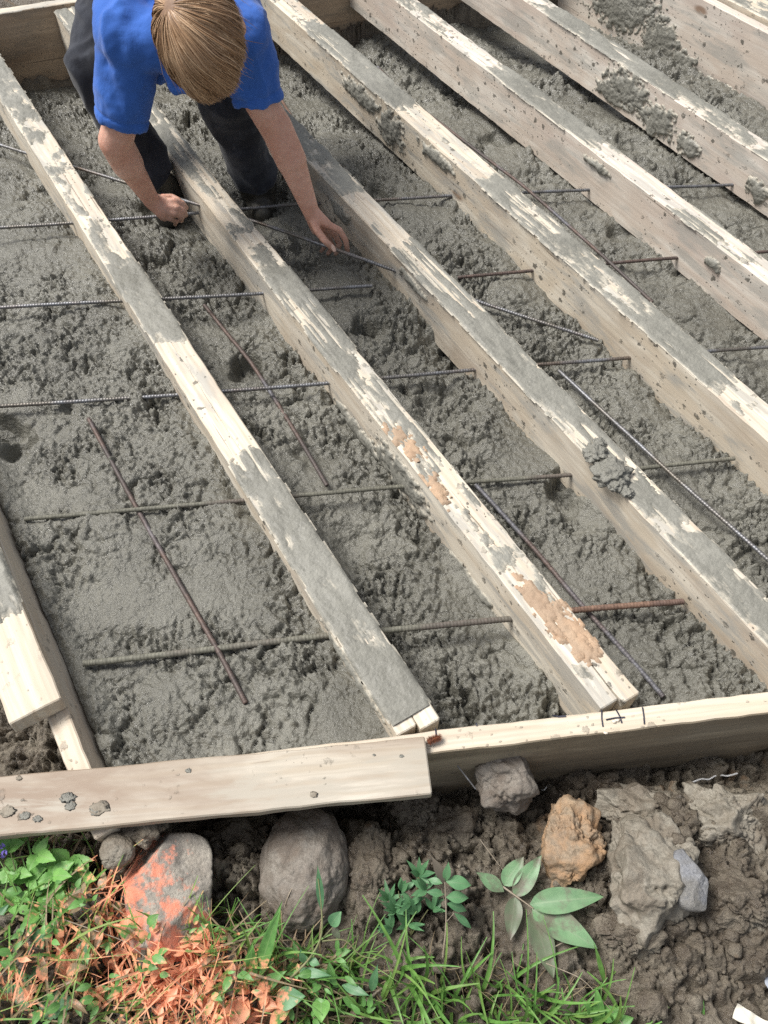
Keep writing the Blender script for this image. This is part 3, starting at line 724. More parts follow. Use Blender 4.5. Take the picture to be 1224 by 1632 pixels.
def rock(name, px, py, wpx, hpx, mat, label, cat, group=None, lift=.0, sq=(1, 1, .75), amp=.22, sc=1.2, seed=0, rot=0., sub=6, crumb=None, boxy=0., cuts=0, cutd=(.62, .92)):
    p = hit(px, py) if lift is None else None
    b = at(px, py, 0.); z = float(soil_big(np.array([b[0]]), np.array([b[1]]))[0][0])
    c = at(px, py, z+lift); dep = (c[1])*cT-(c[2]-CH)*sT
    rx = wpx*.5*dep/CF; ry = hpx*.5*dep/CF
    o = lump(name, c, 1., mat, None, (rx, ry*1.05, (rx+ry)*.5*sq[2]), amp, sc, sub, seed, rot)
    # fine lumpy crust of mud on it
    me = o.data; V = np.empty(len(me.vertices)*3); me.vertices.foreach_get('co', V); V = V.reshape(-1, 3)
    Nn = V/np.linalg.norm(V, axis=1)[:, None]
    if boxy:
        rad = np.array([rx, ry*1.05, (rx+ry)*.5*sq[2]]); W_ = V/rad; W_ = W_/np.maximum(1e-6, (np.abs(W_)**boxy).sum(1)**(1/boxy))[:, None]; V = W_*rad*1.0
    if cuts:
        rg = np.random.default_rng(seed+100); rad = np.array([rx, ry*1.05, (rx+ry)*.5*sq[2]]); W_ = V/rad; ln = np.linalg.norm(W_, axis=1); D_ = W_/ln[:, None]
        for _ in range(cuts):
            nn = rg.normal(size=3); nn /= np.linalg.norm(nn); dp = D_ @ nn; lim = rg.uniform(*cutd)
            ln = np.where(dp > .05, np.minimum(ln, lim/np.maximum(dp, .05)), ln)
        V = D_*ln[:, None]*rad
    dd = 0; k = min(1.3, amp/.26) if crumb is None else crumb
    mk = sstep(-.25, .35, perlin(V[:, 0]/.05+seed, V[:, 1]/.05+3, V[:, 2]/.05))
    for sz, am in ((.05, .008), (.024, .0070), (.011, .0048), (.0055, .0024)):
        nn_ = perlin(V[:, 0]/sz+seed, V[:, 1]/sz, V[:, 2]/sz+seed*.3)
        dd = dd + am*k*(.55*nn_*2*(1 if sz > .02 else .35) - 1.3*mk*np.exp(-np.abs(nn_)/.10)+.2*mk)
    V = V+Nn*dd[:, None]; me.vertices.foreach_set('co', V.ravel()); me.update()
    tag(o, label, cat, group); return o
gR = 'stones in the mud before the boards'; gC = 'clods of dug earth'
rock('cobblestone', 487, 1382, 140, 175, M['cobble'], 'big round mud coated cobblestone below the flat board', 'stone', gR, .03, amp=.10, sc=1.1, seed=2, crumb=.3)
rock('small_cobble', 188, 1355, 56, 50, M['clod'], 'small pale rounded stone at the end of the left form board', 'stone', gR, .09, amp=.1, seed=3, crumb=.2)
rock('painted_stone', 262, 1430, 158, 178, M['paintrock'], 'angular stone sprayed orange, grey on its right side, among orange grass', 'stone', gR, .035, amp=.10, sc=.9, seed=14, rot=-.5, sq=(1, 1, .8), crumb=.22, boxy=3.6, cuts=11, cutd=(.72, 1.0))
rock('half_buried_stone', 720, 1318, 95, 62, M['clod_br'], 'brown half buried lump between the cobblestone and the leaning stone', 'earth clod', gC, .01, amp=.26, seed=5)
rock('leaning_stone', 806, 1230, 112, 118, M['cobble'], 'pointed muddy stone leaning against the face of the front board', 'stone', gR, .085, amp=.24, sc=.9, seed=9, sq=(1, 1, 1.0), crumb=.5, cuts=9)
rock('orange_clay_clod', 905, 1352, 118, 146, M['clod_or'], 'orange brown clay clod above the fallen leaves', 'earth clod', gC, .02, amp=.20, sc=1.3, seed=22, cuts=14, cutd=(.6, .95), crumb=1.15)
rock('grey_clay_clod', 1035, 1405, 190, 220, M['clod'], 'large grey clay clod with a blue slate piece at its right', 'earth clod', gC, .03, amp=.24, sc=1.2, seed=34, cuts=14, cutd=(.6, .95), crumb=1.15, rot=.3)
o = rock('slate_piece', 1098, 1403, 58, 88, M['slate'], 'flat bluish slate set in the large grey clod', 'stone', gR, .075, amp=.14, sc=.9, seed=35, sq=(1, 1, .45), rot=-.35, crumb=.12, boxy=3., cuts=8, cutd=(.7, 1.))
rock('brown_clod', 1000, 1480, 120, 90, M['clod_br'], 'brown wet clod just below the large grey clod', 'earth clod', gC, .02, amp=.25, seed=41, cuts=14, cutd=(.6, .95), crumb=1.15)
rock('grey_mound', 1160, 1310, 170, 130, M['clod'], 'wide grey mound of clay near the white string at the right edge', 'earth clod', gC, .01, amp=.26, sc=1.2, seed=44, cuts=14, cutd=(.6, .95), crumb=1.15)
rock('far_right_clod', 1180, 1430, 130, 110, M['clod_br'], 'dark brown clod right of the slate at the picture edge', 'earth clod', gC, .02, amp=.26, seed=48, cuts=14, cutd=(.6, .95), crumb=1.15)
rock('ridge_clod', 1010, 1285, 150, 70, M['clod'], 'crumbly grey clod just under the front board, left of the white string', 'earth clod', gC, .02, amp=.3, sc=1.3, seed=52, cuts=14, cutd=(.6, .95), crumb=1.15)
rock('lumpy_clod', 660, 1280, 70, 56, M['clod_br'], 'crumbly brown clod touching the corner of the flat board', 'earth clod', gC, .03, amp=.3, sc=1.4, seed=56)
rock('rounded_clod', 585, 1395, 100, 150, M['clod_br'], 'smooth dark clod right beside the big cobblestone', 'earth clod', gC, -.005, amp=.25, seed=57)
rock('tilted_clod', 375, 1350, 110, 80, M['clod_br'], 'dark clod in the shade between painted stone and cobblestone', 'earth clod', gC, .0, amp=.26, seed=59)
rock('edge_clod', 228, 1318, 70, 50, M['clod_br'], 'dark clod under the flat board beside the left form board end', 'earth clod', gC, .09, amp=.26, seed=71)
rock('pebble', 1142, 1292, 16, 14, M['clod_or'], 'small orange pebble on the grey mound', 'pebble', None, .065, amp=.1, seed=61, sub=3)
rock('bottom_stone', 1035, 1605, 52, 46, M['clod_br'], 'round dark lump at the bottom between grass and paper scrap', 'stone', gR, .02, amp=.15, seed=63)
# crumbs of earth no one could count
parts = []
cx = RNG.uniform(-20, 1244, 1500); cy = RNG.uniform(1225, 1632, 1500); hp = hits(cx, cy)
icb = bmesh.new(); bmesh.ops.create_icosphere(icb, subdivisions=2, radius=1.); iv = np.array([v.co[:] for v in icb.verts]); ifc = np.array([[v.index for v in f.verts] for f in icb.faces]); icb.free()
for i in range(len(hp)):
    p = hp[i]; q = (p[1]-C0[1])-(p[0]-C0[0])*TV[1]/TV[0]
    if q > -.06 or (cx[i] < 620 and cy[i] > np.interp(cx[i], [0, 230, 620], [1340, 1460, 1530])) or perlin(p[0]*7, p[1]*7, 3.) < -.12: continue
    r = .003+.011*RNG.random()**3
    v = iv*(1+.4*fbm(iv[:, 0]*1.7+i, iv[:, 1]*1.7, iv[:, 2]*1.7, 3)[:, None])*np.array([1, 1, .75])*r
    parts.append((v+p+np.array([0, 0, r*.25]), ifc))
V, F = join_parts(parts); tag(link('soil_crumbs', mesh_np(V, F), M['clod_br']), 'small brown crumbs of earth strewn over the mud', kind='stuff')
# puddle, paper, strings, nail
m, t, b = nmat('puddle_painted_sky'); b.inputs['Base Color'].default_value = (.36, .39, .44, 1); b.inputs['Roughness'].default_value = .03; M['water'] = m  # pale grey-blue base stands in for the sky reflected in the water
m2_ = hit(1240, 1585)
bm = bmesh.new(); bmesh.ops.create_circle(bm, cap_ends=True, segments=48, radius=.04); pd = bpy.data.meshes.new('puddle')
for v in bm.verts: a = math.atan2(v.co.y, v.co.x); v.co *= 1+.25*math.sin(3*a+1)+.12*math.sin(7*a)
bm.to_mesh(pd); bm.free(); o = link('puddle', pd, M['water']); o.location = (m2_[0]+.012, m2_[1], m2_[2]+.030); tag(o, 'small puddle with sky reflection painted in its pale colour at the right edge', kind='structure')
M['paper'] = simple_mat('paper', (.72, .69, .60), (.62, .57, .46), 25, .8, .3, .003)
def sheet(name, px, py, w, l, rot, mat, label, cat, seed=0, lift=.012):
    nx, ny = 26, 18; x, y = np.meshgrid(np.linspace(-l/2, l/2, nx), np.linspace(-w/2, w/2, ny))
    edge = .8+.25*perlin(x*60+seed, 0*y, 1.); y2 = y*edge; z = .012*fbm(x*20+seed, y*20, 1., 3)+.001
    c, s = math.cos(rot), math.sin(rot); p = hit(px, py)
    V = np.stack([x*c-y2*s, x*s+y2*c, z], -1).reshape(-1, 3); F = grid_faces(nx, ny)
    V2 = V.copy(); V2[:, 2] -= .0006
    n = len(V); o = link(name, mesh_np(np.concatenate([V, V2]), np.concatenate([F, F[:, ::-1]+n])), mat)
    o.location = (p[0], p[1], p[2]+lift); tag(o, label, cat); return o
sheet('paper_scrap', 1200, 1632, .026, .07, -.45, M['paper'], 'crumpled cream paper scrap at the bottom right corner', 'paper', 3, .018)
M['string'] = simple_mat('white_string', (.75, .75, .74), (.6, .6, .6), 90, .5, 0)
def tube(pts, r0, r1=None, K=7, close=True):
    P = np.array(pts, float); r1 = r0 if r1 is None else r1; n = len(P)
    T = np.gradient(P, axis=0); T /= np.linalg.norm(T, axis=1)[:, None]+1e-12
    ref = np.array([0, 0, 1.]) if abs(T[:, 2]).mean() < .8 else np.array([0, 1., 0]); S = np.cross(T, ref); S /= np.linalg.norm(S, axis=1)[:, None]+1e-12; U = np.cross(S, T)
    rr = np.linspace(r0, r1, n); a = np.arange(K)*2*math.pi/K
    V = (P[:, None]+S[:, None]*(np.cos(a)[None, :, None]*rr[:, None, None])+U[:, None]*(np.sin(a)[None, :, None]*rr[:, None, None])).reshape(-1, 3)
    i = np.arange(n-1)[:, None]*K; j = np.arange(K)[None]; jn = (j+1) % K
    F = np.stack([i+j, i+jn, i+K+jn, i+K+j], -1).reshape(-1, 4)
    if close:
        V = np.concatenate([V, P[:1], P[-1:]]); c0, c1 = n*K, n*K+1
        E1 = np.array([[jj, c0, c0, (jj+1) % K] for jj in range(K)]) ; E2 = np.array([[(n-1)*K+(jj+1) % K, c1, c1, (n-1)*K+jj] for jj in range(K)])
        # caps as thin quads would be degenerate; use small inset quads instead
        V = V[:-2]
    return V, F
def smooth_pts(pts, n=24):
    P = np.array(pts, float); s = np.concatenate([[0], np.cumsum(np.linalg.norm(np.diff(P, axis=0), axis=1))]); q = np.linspace(0, s[-1], n)
    C = np.stack([np.interp(q, s, P[:, k]) for k in range(P.shape[1])], 1)
    for _ in range(3): C[1:-1] = (C[:-2]+2*C[1:-1]+C[2:])/4
    return C
def wire(name, pxs, lift, r, mat, label, cat, wig=.0):
    P = []
    for i, (x, y) in enumerate(pxs): p = hit(x, y); P.append(p+np.array([0, 0, lift]))
    P = np.array(P); P[:, 2] = P[:, 2].mean()*.5+P[:, 2]*.5
    V, F = tube(smooth_pts(P, 40), r); o = link(name, mesh_np(V, F), mat); tag(o, label, cat); return o
wire('string', [(1098, 1250), (1115, 1244), (1125, 1247), (1135, 1241), (1148, 1237), (1153, 1241), (1165, 1238), (1171, 1236)], .012, .0016, M['string'], 'kinked white string on the mud below the front board, near the right edge', 'string')
wire('string', [(862, 1264), (867, 1260), (870, 1256), (874, 1253)], .012, .0014, M['string'], 'tiny white string end right of the leaning stone', 'string')
nl = at(729, 1220, .09); V, F = tube([nl+np.array([0, 0, 0]), nl+np.array([.03, -.035, -.012])], .0016, .0013, 8)
tag(link('nail', mesh_np(V, F), M['steel']), 'long nail sticking out of the dark face of the front board', 'nail')
# a fuzzy caterpillar on the board end
M['fuzz'] = simple_mat('caterpillar_fuzz', (.20, .06, .02), (.08, .025, .012), 200, .8, .5)
ct = [at(682, 1183, .158), at(688, 1180, .160), at(694, 1178, .160), at(700, 1176, .158)]
V, F = tube(smooth_pts(ct, 14), .0042, .0040, 10); parts = [(V, F)]
cp = smooth_pts(ct, 40)
for i in range(420):
    p = cp[RNG.integers(0, 40)]; d = RNG.normal(size=3); d[2] = abs(d[2]); d /= np.linalg.norm(d); s = np.cross(d, [0, 0, 1.]); s /= np.linalg.norm(s); s *= .0003
    a, e = p+d*.003, p+d*(.0068+.002*RNG.random()); parts.append((np.array([a-s, a+s, e+s*.3, e-s*.3]), np.array([[0, 1, 2, 3]])))
V, F = join_parts(parts); tag(link('caterpillar', mesh_np(V, F), M['fuzz']), 'fuzzy rust brown caterpillar at the right end of the flat board', 'caterpillar')

# ------------------------------------------------------------------ plants
def leaf_mat(name, c1, c2, vein, paint=True, rough=.45, dry=None, mud=0.):
    m, t, b = nmat(name); N = NT(t); uv = N.n('TexCoord').outputs['UV']; sx = N.n('SeparateXYZ'); N.l(uv, sx.inputs[0])
    v = N.coord()
    at_ = N.n('Attribute'); at_.attribute_name = 'tint'
    c = N.mix(N.ramp(N.noise(v, 60, 3), [(.35, 0.), (.65, 1.)]), c1, c2)
    c = N.mix(N.ramp(at_.outputs['Fac'], [(0., 0.), (1., .75)]), c, dry or tuple(x*1.5 for x in c2))
    mid = N.math('ABSOLUTE', N.math('SUBTRACT', sx.outputs[0], .5))
    c = N.mix(N.ramp(mid, [(.02, .7), (.05, 0.)]), c, vein)
    sv = N.math('FRACT', N.math('MULTIPLY', N.math('SUBTRACT', sx.outputs[1], N.math('MULTIPLY', mid, .5)), 8.))
    c = N.mix(N.ramp(sv, [(.0, .4), (.12, 0.)]), c, vein)
    if mud: c = N.mix(N.ramp(N.noise(v, 22, 5, .65), [(.45, 0.), (.58, mud)]), c, (.17, .14, .11))
    if paint: c = painted(N, c, (.98, .43, .25))
    t.links.new(c, b.inputs['Base Color']); b.inputs['Roughness'].default_value = rough
    b.inputs['Transmission Weight'].default_value = 0
    tr = t.nodes.new('ShaderNodeBsdfTranslucent'); t.links.new(c, tr.inputs['Color']); mx = t.nodes.new('ShaderNodeMixShader'); mx.inputs[0].default_value = .28
    out = [n for n in t.nodes if n.type == 'OUTPUT_MATERIAL'][0]
    t.links.new(b.outputs[0], mx.inputs[1]); t.links.new(tr.outputs[0], mx.inputs[2]); t.links.new(mx.outputs[0], out.inputs[0])
    t.links.new(N.bump(sv, .25, .0008), b.inputs['Normal']); return m
M['leaf'] = leaf_mat('green_leaf', (.08, .21, .05), (.14, .32, .08), (.20, .34, .12))
M['leaf_br'] = leaf_mat('bright_leaf', (.13, .32, .07), (.21, .43, .11), (.26, .42, .16))
M['leaf_bl'] = leaf_mat('fallen_leaf', (.13, .25, .125), (.19, .33, .17), (.26, .38, .22), paint=False, mud=.85)
M['leaf_bl2'] = leaf_mat('muddy_leaf', (.13, .17, .10), (.16, .19, .12), (.2, .22, .15), paint=False, mud=.95)
M['leaf_dk'] = leaf_mat('bluish_leaf', (.07, .18, .085), (.12, .27, .12), (.18, .30, .16))
M['grass'] = leaf_mat('grass_blade', (.085, .21, .04), (.16, .36, .08), (.16, .3, .08), dry=(.30, .36, .10))
M['straw'] = leaf_mat('dry_grass', (.26, .20, .11), (.34, .27, .16), (.36, .3, .2), dry=(.22, .13, .07))
M['stem'] = simple_mat('stem', (.17, .20, .08), (.24, .22, .12), 60, .6, .2)
M['twig'] = simple_mat('twig', (.26, .21, .15), (.34, .29, .23), 60, .8, .3)
def leaf_geo(b, tpt, w, arch=.12, serr=0, ovate=False, fold=.25, nl=16, up=(0, 0, 1), roll=0., amp=.09, twist=0.):
    b = np.array(b, float); tpt = np.array(tpt, float); D = tpt-b; L = np.linalg.norm(D); T = D/L
    U = np.array(up, float); U -= T*(U @ T); U /= np.linalg.norm(U)+1e-9; S = np.cross(T, U)
    if roll: S, U = S*math.cos(roll)+U*math.sin(roll), U*math.cos(roll)-S*math.sin(roll)
    if serr: nl = max(nl, serr*3)
    s = np.linspace(0, 1, nl)
    prof = (np.sin(np.pi*s**.72)**.85) if ovate else (np.sin(np.pi*s**.85)**1.1)
    prof = prof*(1-.15*s); prof[-1] = 0; prof[0] = .04
    if serr: prof = prof*(1-amp*2*np.abs(((s*serr) % 1)-.0)*(s > .05))
    ac = np.array([-1, -.5, 0, .5, 1]); V = []
    for i, si in enumerate(s):
        tw = twist*si; S2 = S*math.cos(tw)+U*math.sin(tw); U2 = U*math.cos(tw)-S*math.sin(tw)
        for a in ac:
            off = S2*(a*w/2*prof[i]) + U2*(abs(a)*w*fold*prof[i]*.5 - (.12*w*abs(a)*math.sin(si*9+a*3)*.3))
            V.append(b+D*si+U*(arch*L*math.sin(math.pi*si*.8))+off)
    F = grid_faces(5, nl)
    UVv = np.array([[(a+1)/2, si] for si in s for a in ac])
    return np.array(V), F, UVv
def leaf_mesh(geos, name='leaf', tints=None):
    V, F, UV, TI, o = [], [], [], [], 0
    for i, (v, f, u) in enumerate(geos):
        V.append(v); F.append(f+o); UV.append(u); o += len(v); TI.append(np.full(len(v), tints[i] if tints is not None else 0.))
    V, F, UV, TI = np.concatenate(V), np.concatenate(F), np.concatenate(UV), np.concatenate(TI)
    me = bpy.data.meshes.new(name)
    me.vertices.add(len(V)); me.vertices.foreach_set('co', V.astype(np.float32).ravel()); me.loops.add(F.size); me.loops.foreach_set('vertex_index', F.astype(np.int32).ravel())
    me.polygons.add(len(F)); me.polygons.foreach_set('loop_start', np.arange(0, F.size, 4, dtype=np.int32)); me.polygons.foreach_set('loop_total', np.full(len(F), 4, dtype=np.int32))
    me.update(calc_edges=True)
    uv = me.uv_layers.new(name='UVMap'); uv.data.foreach_set('uv', UV[F.ravel()].astype(np.float32).ravel())
    a = me.attributes.new('tint', 'FLOAT', 'POINT'); a.data.foreach_set('value', TI.astype(np.float32)); return me
def blades(roots, hmin, hmax, wmin, wmax, lean, name, mat, label, kinds=None, dirs=None, droop=.5, tint=1.):
    geos, ti = [], []
    for i, p in enumerate(roots):
        h = RNG.uniform(hmin, hmax); a = RNG.uniform(0, 2*math.pi); ln = RNG.uniform(*lean); w = RNG.uniform(wmin, wmax)
        d = np.array([math.cos(a), math.sin(a), 0.]); n = 8; s = np.linspace(0, 1, n)
        path = p[None]+d[None]*(ln*h*s**1.4)[:, None]+np.array([0, 0, 1.])[None]*(h*(s-droop*ln*s**2.2*.9))[:, None]-np.array([0, 0, .004])
        side = np.array([-math.sin(a+RNG.normal()*.5), math.cos(a), 0]); side /= np.linalg.norm(side)
        wd = w*np.clip(1.15-s, .02, 1)**.8*(.6+.4*np.minimum(1, s*6))
        bend = side[None]*(.12*h*math.sin(i)*np.sin(s*2.5))[:, None]
        V = []
        for k in range(n):
            for c, dz in ((-1, .25), (0, 0), (1, .25)): V.append(path[k]+bend[k]+side*c*wd[k]/2+np.array([0, 0, dz*wd[k]*.6]))
        geos.append((np.array(V), grid_faces(3, n), np.array([[c, si*.1] for si in s for c in (.1, .5, .9)]))); ti.append(RNG.random()**2*tint)
    o = link(name, leaf_mesh(geos, name, ti), mat); tag(o, label, kind='stuff'); return o
def region(n, poly_y, x0, x1, y1=1640, pw=1.0):
    x = RNG.uniform(x0, x1, n); yl = np.interp(x, [q[0] for q in poly_y], [q[1] for q in poly_y]); y = yl+(y1-yl)*RNG.random(n)**pw
    return hits(x, y)
edge = [(-30, 1345), (60, 1335), (150, 1375), (230, 1470), (330, 1480), (430, 1500), (620, 1530)]
blades(region(620, edge, -40, 580), .025, .115, .0018, .0062, (.2, 1.2), 'grass', M['grass'], 'short green grass at the bottom left, partly sprayed orange')
blades(region(480, edge, -40, 520, pw=.9), .025, .085, .0022, .0062, (.8, 1.7), 'dry_grass', M['straw'], 'dry matted grass at the bottom left, mostly sprayed orange', droop=.55)
blades(region(160, [(520, 1560), (700, 1520), (980, 1570)], 560, 960), .02, .06, .001, .0022, (.4, 1.5), 'dry_grass', M['straw'], 'thin dry stalks among the bright grass at the bottom centre', tint=.5)
e2 = [(590, 1590), (640, 1530), (700, 1570), (760, 1540), (820, 1570), (930, 1600), (990, 1620)]
blades(region(210, e2, 580, 990, 1660), .04, .135, .0034, .0082, (.2, 1.1), 'grass', M['grass'], 'broad bright green grass blades at the bottom centre', tint=.6)
blades(region(26, [(40, 1325), (150, 1340)], 30, 150, 1350), .02, .045, .001, .0018, (.3, 1.), 'grass', M['grass'], 'fine grass wisps against the flat board edge', tint=1.)
blades(region(46, [(300, 1400), (420, 1480)], 310, 440, 1520), .04, .10, .002, .004, (.2, .8), 'grass', M['grass'], 'few upright grass blades between painted stone and cobblestone', tint=.3)

# leaf litter caught in the grass
lp_ = region(150, edge, -40, 560); gg = []
for i, q_ in enumerate(lp_):
    a = RNG.uniform(0, 6.28); l = RNG.uniform(.014, .038); b = q_+np.array([0, 0, RNG.uniform(.008, .035)]); gg.append(leaf_geo(b, b+np.array([math.cos(a)*l, math.sin(a)*l, RNG.uniform(-.008, .010)]), l*RNG.uniform(.25, .55), arch=RNG.uniform(-.1, .3), nl=10, ovate=bool(i % 2), fold=RNG.uniform(.1, .6), twist=RNG.uniform(-.8, .8)))
tag(link('leaf_litter', leaf_mesh(gg, 'leaf_litter', RNG.random(len(gg))), M['straw']), 'curled dry leaves caught in the grass at the bottom left', kind='stuff')
lp_ = region(48, edge, -40, 600); gg = []
for i, q_ in enumerate(lp_):
    for k in range(5):
        a = RNG.uniform(0, 6.28); l = RNG.uniform(.010, .026); b = q_+np.array([RNG.normal()*.006, RNG.normal()*.006, .012+.012*k+RNG.uniform(0, .006)]); gg.append(leaf_geo(b, b+np.array([math.cos(a)*l, math.sin(a)*l, RNG.uniform(-.002, .008)]), l*RNG.uniform(.35, .6), arch=.12, nl=8, ovate=True))
tag(link('ground_cover', leaf_mesh(gg, 'ground_cover', RNG.random(len(gg))*.6), M['leaf']), 'small leaved ground cover among the grass at the bottom left', kind='stuff')

def plant(name, label, cat, root_px, leaves, stems, lmat, group=None, stem_mat=None, z0=0., conform=False):
    rp = hit(*root_px); root = empty(name, tuple(rp)); tag(root, label, cat, group)
    for st in stems:            # each stem: list of (px, py, height above soil at root)
        pts = [at(x, y, rp[2]+h) for x, y, h in st[0]]
        V, F = tube(smooth_pts(pts, 18), st[1], st[1]*.5); link('stem', mesh_np(V, F), stem_mat or M['stem'], root)
    for lf in leaves:
        (bx, by, bh), (tx, ty, th), wpx = lf[:3]; kw = lf[3] if len(lf) > 3 else {}; mt = kw.pop('mat', lmat)
        b = at(bx, by, rp[2]+bh); tp = at(tx, ty, rp[2]+th); dep = b[1]*cT-(b[2]-CH)*sT
        g = leaf_geo(b, tp, wpx*dep/CF, **kw)
        if conform:
            q_ = g[0]; q_[:, 2] = np.maximum(q_[:, 2], soil_h(q_[:, 0], q_[:, 1])+.0025)
        link('leaf', leaf_mesh([g], 'leaf', [RNG.random()*.5]), mt, root)
    return root
sr = dict(serr=9, ovate=True)
def S(**k): d = dict(sr); d.update(k); return d
plant('broadleaf_weed', 'low weed with big serrated leaves half sprayed orange, bottom left corner', 'plant', (60, 1600),
 [((32, 1572, .03), (80, 1468, .06), 52, S(serr=13)), ((112, 1562, .03), (147, 1488, .05), 36, S()), ((106, 1562, .03), (98, 1494, .05), 28, S(serr=8)), ((4, 1574, .04), (50, 1628, .03), 50, S()), ((62, 1606, .04), (124, 1598, .03), 46, S()), ((-30, 1500, .04), (18, 1440, .05), 30, S())],
 [([(60, 1600, 0), (32, 1575, .03), (5, 1576, .04)], .0014), ([(60, 1600, 0), (110, 1562, .03)], .0012)], M['leaf_dk'])
plant('round_leaf_sprout', 'single round green leaf lying against the orange painted stone', 'plant', (215, 1500), [((222, 1478, .06), (183, 1480, .065), 42, S(serr=11, arch=.05))], [([(232, 1500, 0), (222, 1480, .06)], .001)], M['leaf'])
rl = random.Random(4)
lv = []
for (cx, cy, hh) in [(60, 1362, .07), (45, 1400, .05), (85, 1395, .06), (25, 1390, .06), (70, 1425, .04), (15, 1350, .07), (20, 1440, .05), (110, 1370, .05), (60, 1455, .05), (95, 1440, .045), (130, 1400, .045), (-5, 1400, .06)]:
    for k in range(7):
        a = rl.uniform(0, 2*math.pi); l = rl.uniform(26, 46); lv.append(((cx, cy, hh), (cx+l*math.cos(a), cy+l*.8*math.sin(a), hh+rl.uniform(-.02, .015)), rl.uniform(17, 27), S(serr=6, arch=.1)))
mint = plant('mint_plant', 'leafy bright green herb with a purple flower at the left edge', 'plant', (50, 1410), lv, [([(50, 1420, 0), (60, 1362, .07)], .0014), ([(40, 1430, 0), (25, 1390, .06), (15, 1350, .07)], .0014), ([(60, 1430, 0), (85, 1395, .06)], .0012), ([(50, 1430, 0), (5, 1375, .085)], .0014)], M['leaf_br'])
M['purple'] = simple_mat('petal', (.16, .12, .5), (.25, .2, .62), 90, .6, .2)
mp_ = mint.location
for k in range(16):
    p = at(3+rl.uniform(-9, 9), 1358+rl.uniform(-11, 11), mp_[2]+.09+rl.uniform(-.01, .012)); g = leaf_geo(p, p+np.array([rl.uniform(-.01, .01), rl.uniform(-.01, .006), .008]), .005, nl=6); link('petal', leaf_mesh([g], 'petal'), M['purple'], mint)
plant('willow_weed', 'lance leaved weed with upright long leaves, orange at its foot, left of centre bottom', 'plant', (402, 1590),
 [((404, 1578, .02), (452, 1432, .10), 24, dict(arch=.05)), ((398, 1572, .02), (403, 1498, .07), 26, dict(arch=.05)), ((408, 1582, .02), (460, 1546, .04), 24, {}), ((400, 1582, .02), (366, 1564, .03), 20, {}), ((385, 1572, .03), (383, 1532, .05), 11, {}),
  ((396, 1592, .02), (366, 1640, .02), 36, {}), ((372, 1590, .03), (356, 1634, .01), 18, {}), ((440, 1594, .02), (488, 1588, .03), 36, dict(mat=M['leaf_dk'], ovate=True)), ((512, 1592, .02), (512, 1632, .03), 30, dict(mat=M['leaf_br'], ovate=True)), ((412, 1592, .01), (446, 1608, .02), 20, dict(mat=M['leaf_dk'])), ((430, 1632, .0), (470, 1600, .02), 22, {})],
 [([(400, 1592, .0), (404, 1578, .02)], .002)], M['leaf'])
plant('trailing_weed', 'trailing green stem rising past the cobblestone with thin upright leaf', 'plant', (405, 1592),
 [((513, 1452, .09), (506, 1378, .13), 13, dict(arch=.02)), ((527, 1475, .06), (545, 1452, .07), 22, dict(ovate=True)), ((530, 1478, .05), (541, 1496, .04), 13, dict(ovate=True, mat=M['leaf_bl2'])), ((485, 1535, .04), (478, 1510, .06), 12, {}), ((492, 1530, .04), (510, 1538, .04), 14, {}), ((545, 1570, .02), (590, 1588, .03), 16, {}), ((592, 1580, .02), (603, 1533, .06), 15, {}), ((470, 1548, .02), (530, 1556, .03), 16, dict(mat=M['leaf_dk']))],
 [([(405, 1592, .01), (450, 1570, .02), (485, 1540, .04), (513, 1500, .06), (515, 1490, .07), (513, 1450, .09), (507, 1400, .12)], .0022), ([(515, 1495, .06), (530, 1478, .06)], .0014), ([(513, 1500, .06), (550, 1496, .05), (575, 1525, .03), (600, 1528, .03)], .0013)], M['leaf_dk'])
lv = []
for (cx, cy, hh) in [(668, 1395, .09), (640, 1420, .07), (655, 1440, .06), (680, 1418, .08), (632, 1450, .05), (665, 1455, .05), (620, 1435, .05), (690, 1450, .05), (650, 1475, .03), (625, 1480, .03)]:
    for k in range(7):
        a = -math.pi/2+rl.uniform(-2.2, 2.2); l = rl.uniform(20, 40); lv.append(((cx, cy, hh), (cx+l*.75*math.cos(a), cy+l*math.sin(a), hh+rl.uniform(.0, .03)), rl.uniform(7, 12), dict(arch=.06)))
plant('bushy_weed', 'bushy weed with many narrow green leaves, left of the pale stemmed sapling', 'plant', (655, 1490), lv, [([(655, 1490, 0), (660, 1440, .05), (668, 1392, .09)], .0018), ([(655, 1490, 0), (640, 1450, .04), (635, 1420, .07)], .0014), ([(655, 1490, 0), (682, 1450, .05)], .0014)], M['leaf_dk'])
plant('sapling', 'small sapling with pale bare stem and drooping leaves beside the bushy weed', 'plant', (708, 1525),
 [((708, 1406, .10), (686, 1363, .12), 16, dict(mat=M['leaf_bl2'])), ((710, 1404, .10), (715, 1372, .12), 14, {}), ((711, 1405, .10), (750, 1412, .09), 24, dict(arch=.15)), ((711, 1430, .08), (746, 1432, .07), 20, {}), ((708, 1425, .08), (678, 1422, .08), 13, {}), ((705, 1408, .1), (682, 1402, .09), 12, {}), ((712, 1440, .07), (742, 1452, .05), 16, {}), ((724, 1455, .05), (750, 1480, .03), 12, {})],
 [([(706, 1525, .0), (711, 1480, .04), (711, 1440, .07), (709, 1405, .10)], .0018), ([(711, 1445, .06), (703, 1415, .09)], .001), ([(712, 1470, .04), (722, 1480, .03)], .0008), ([(711, 1470, .04), (724, 1455, .05)], .001)], M['leaf_dk'], stem_mat=M['twig'])
fl = .014
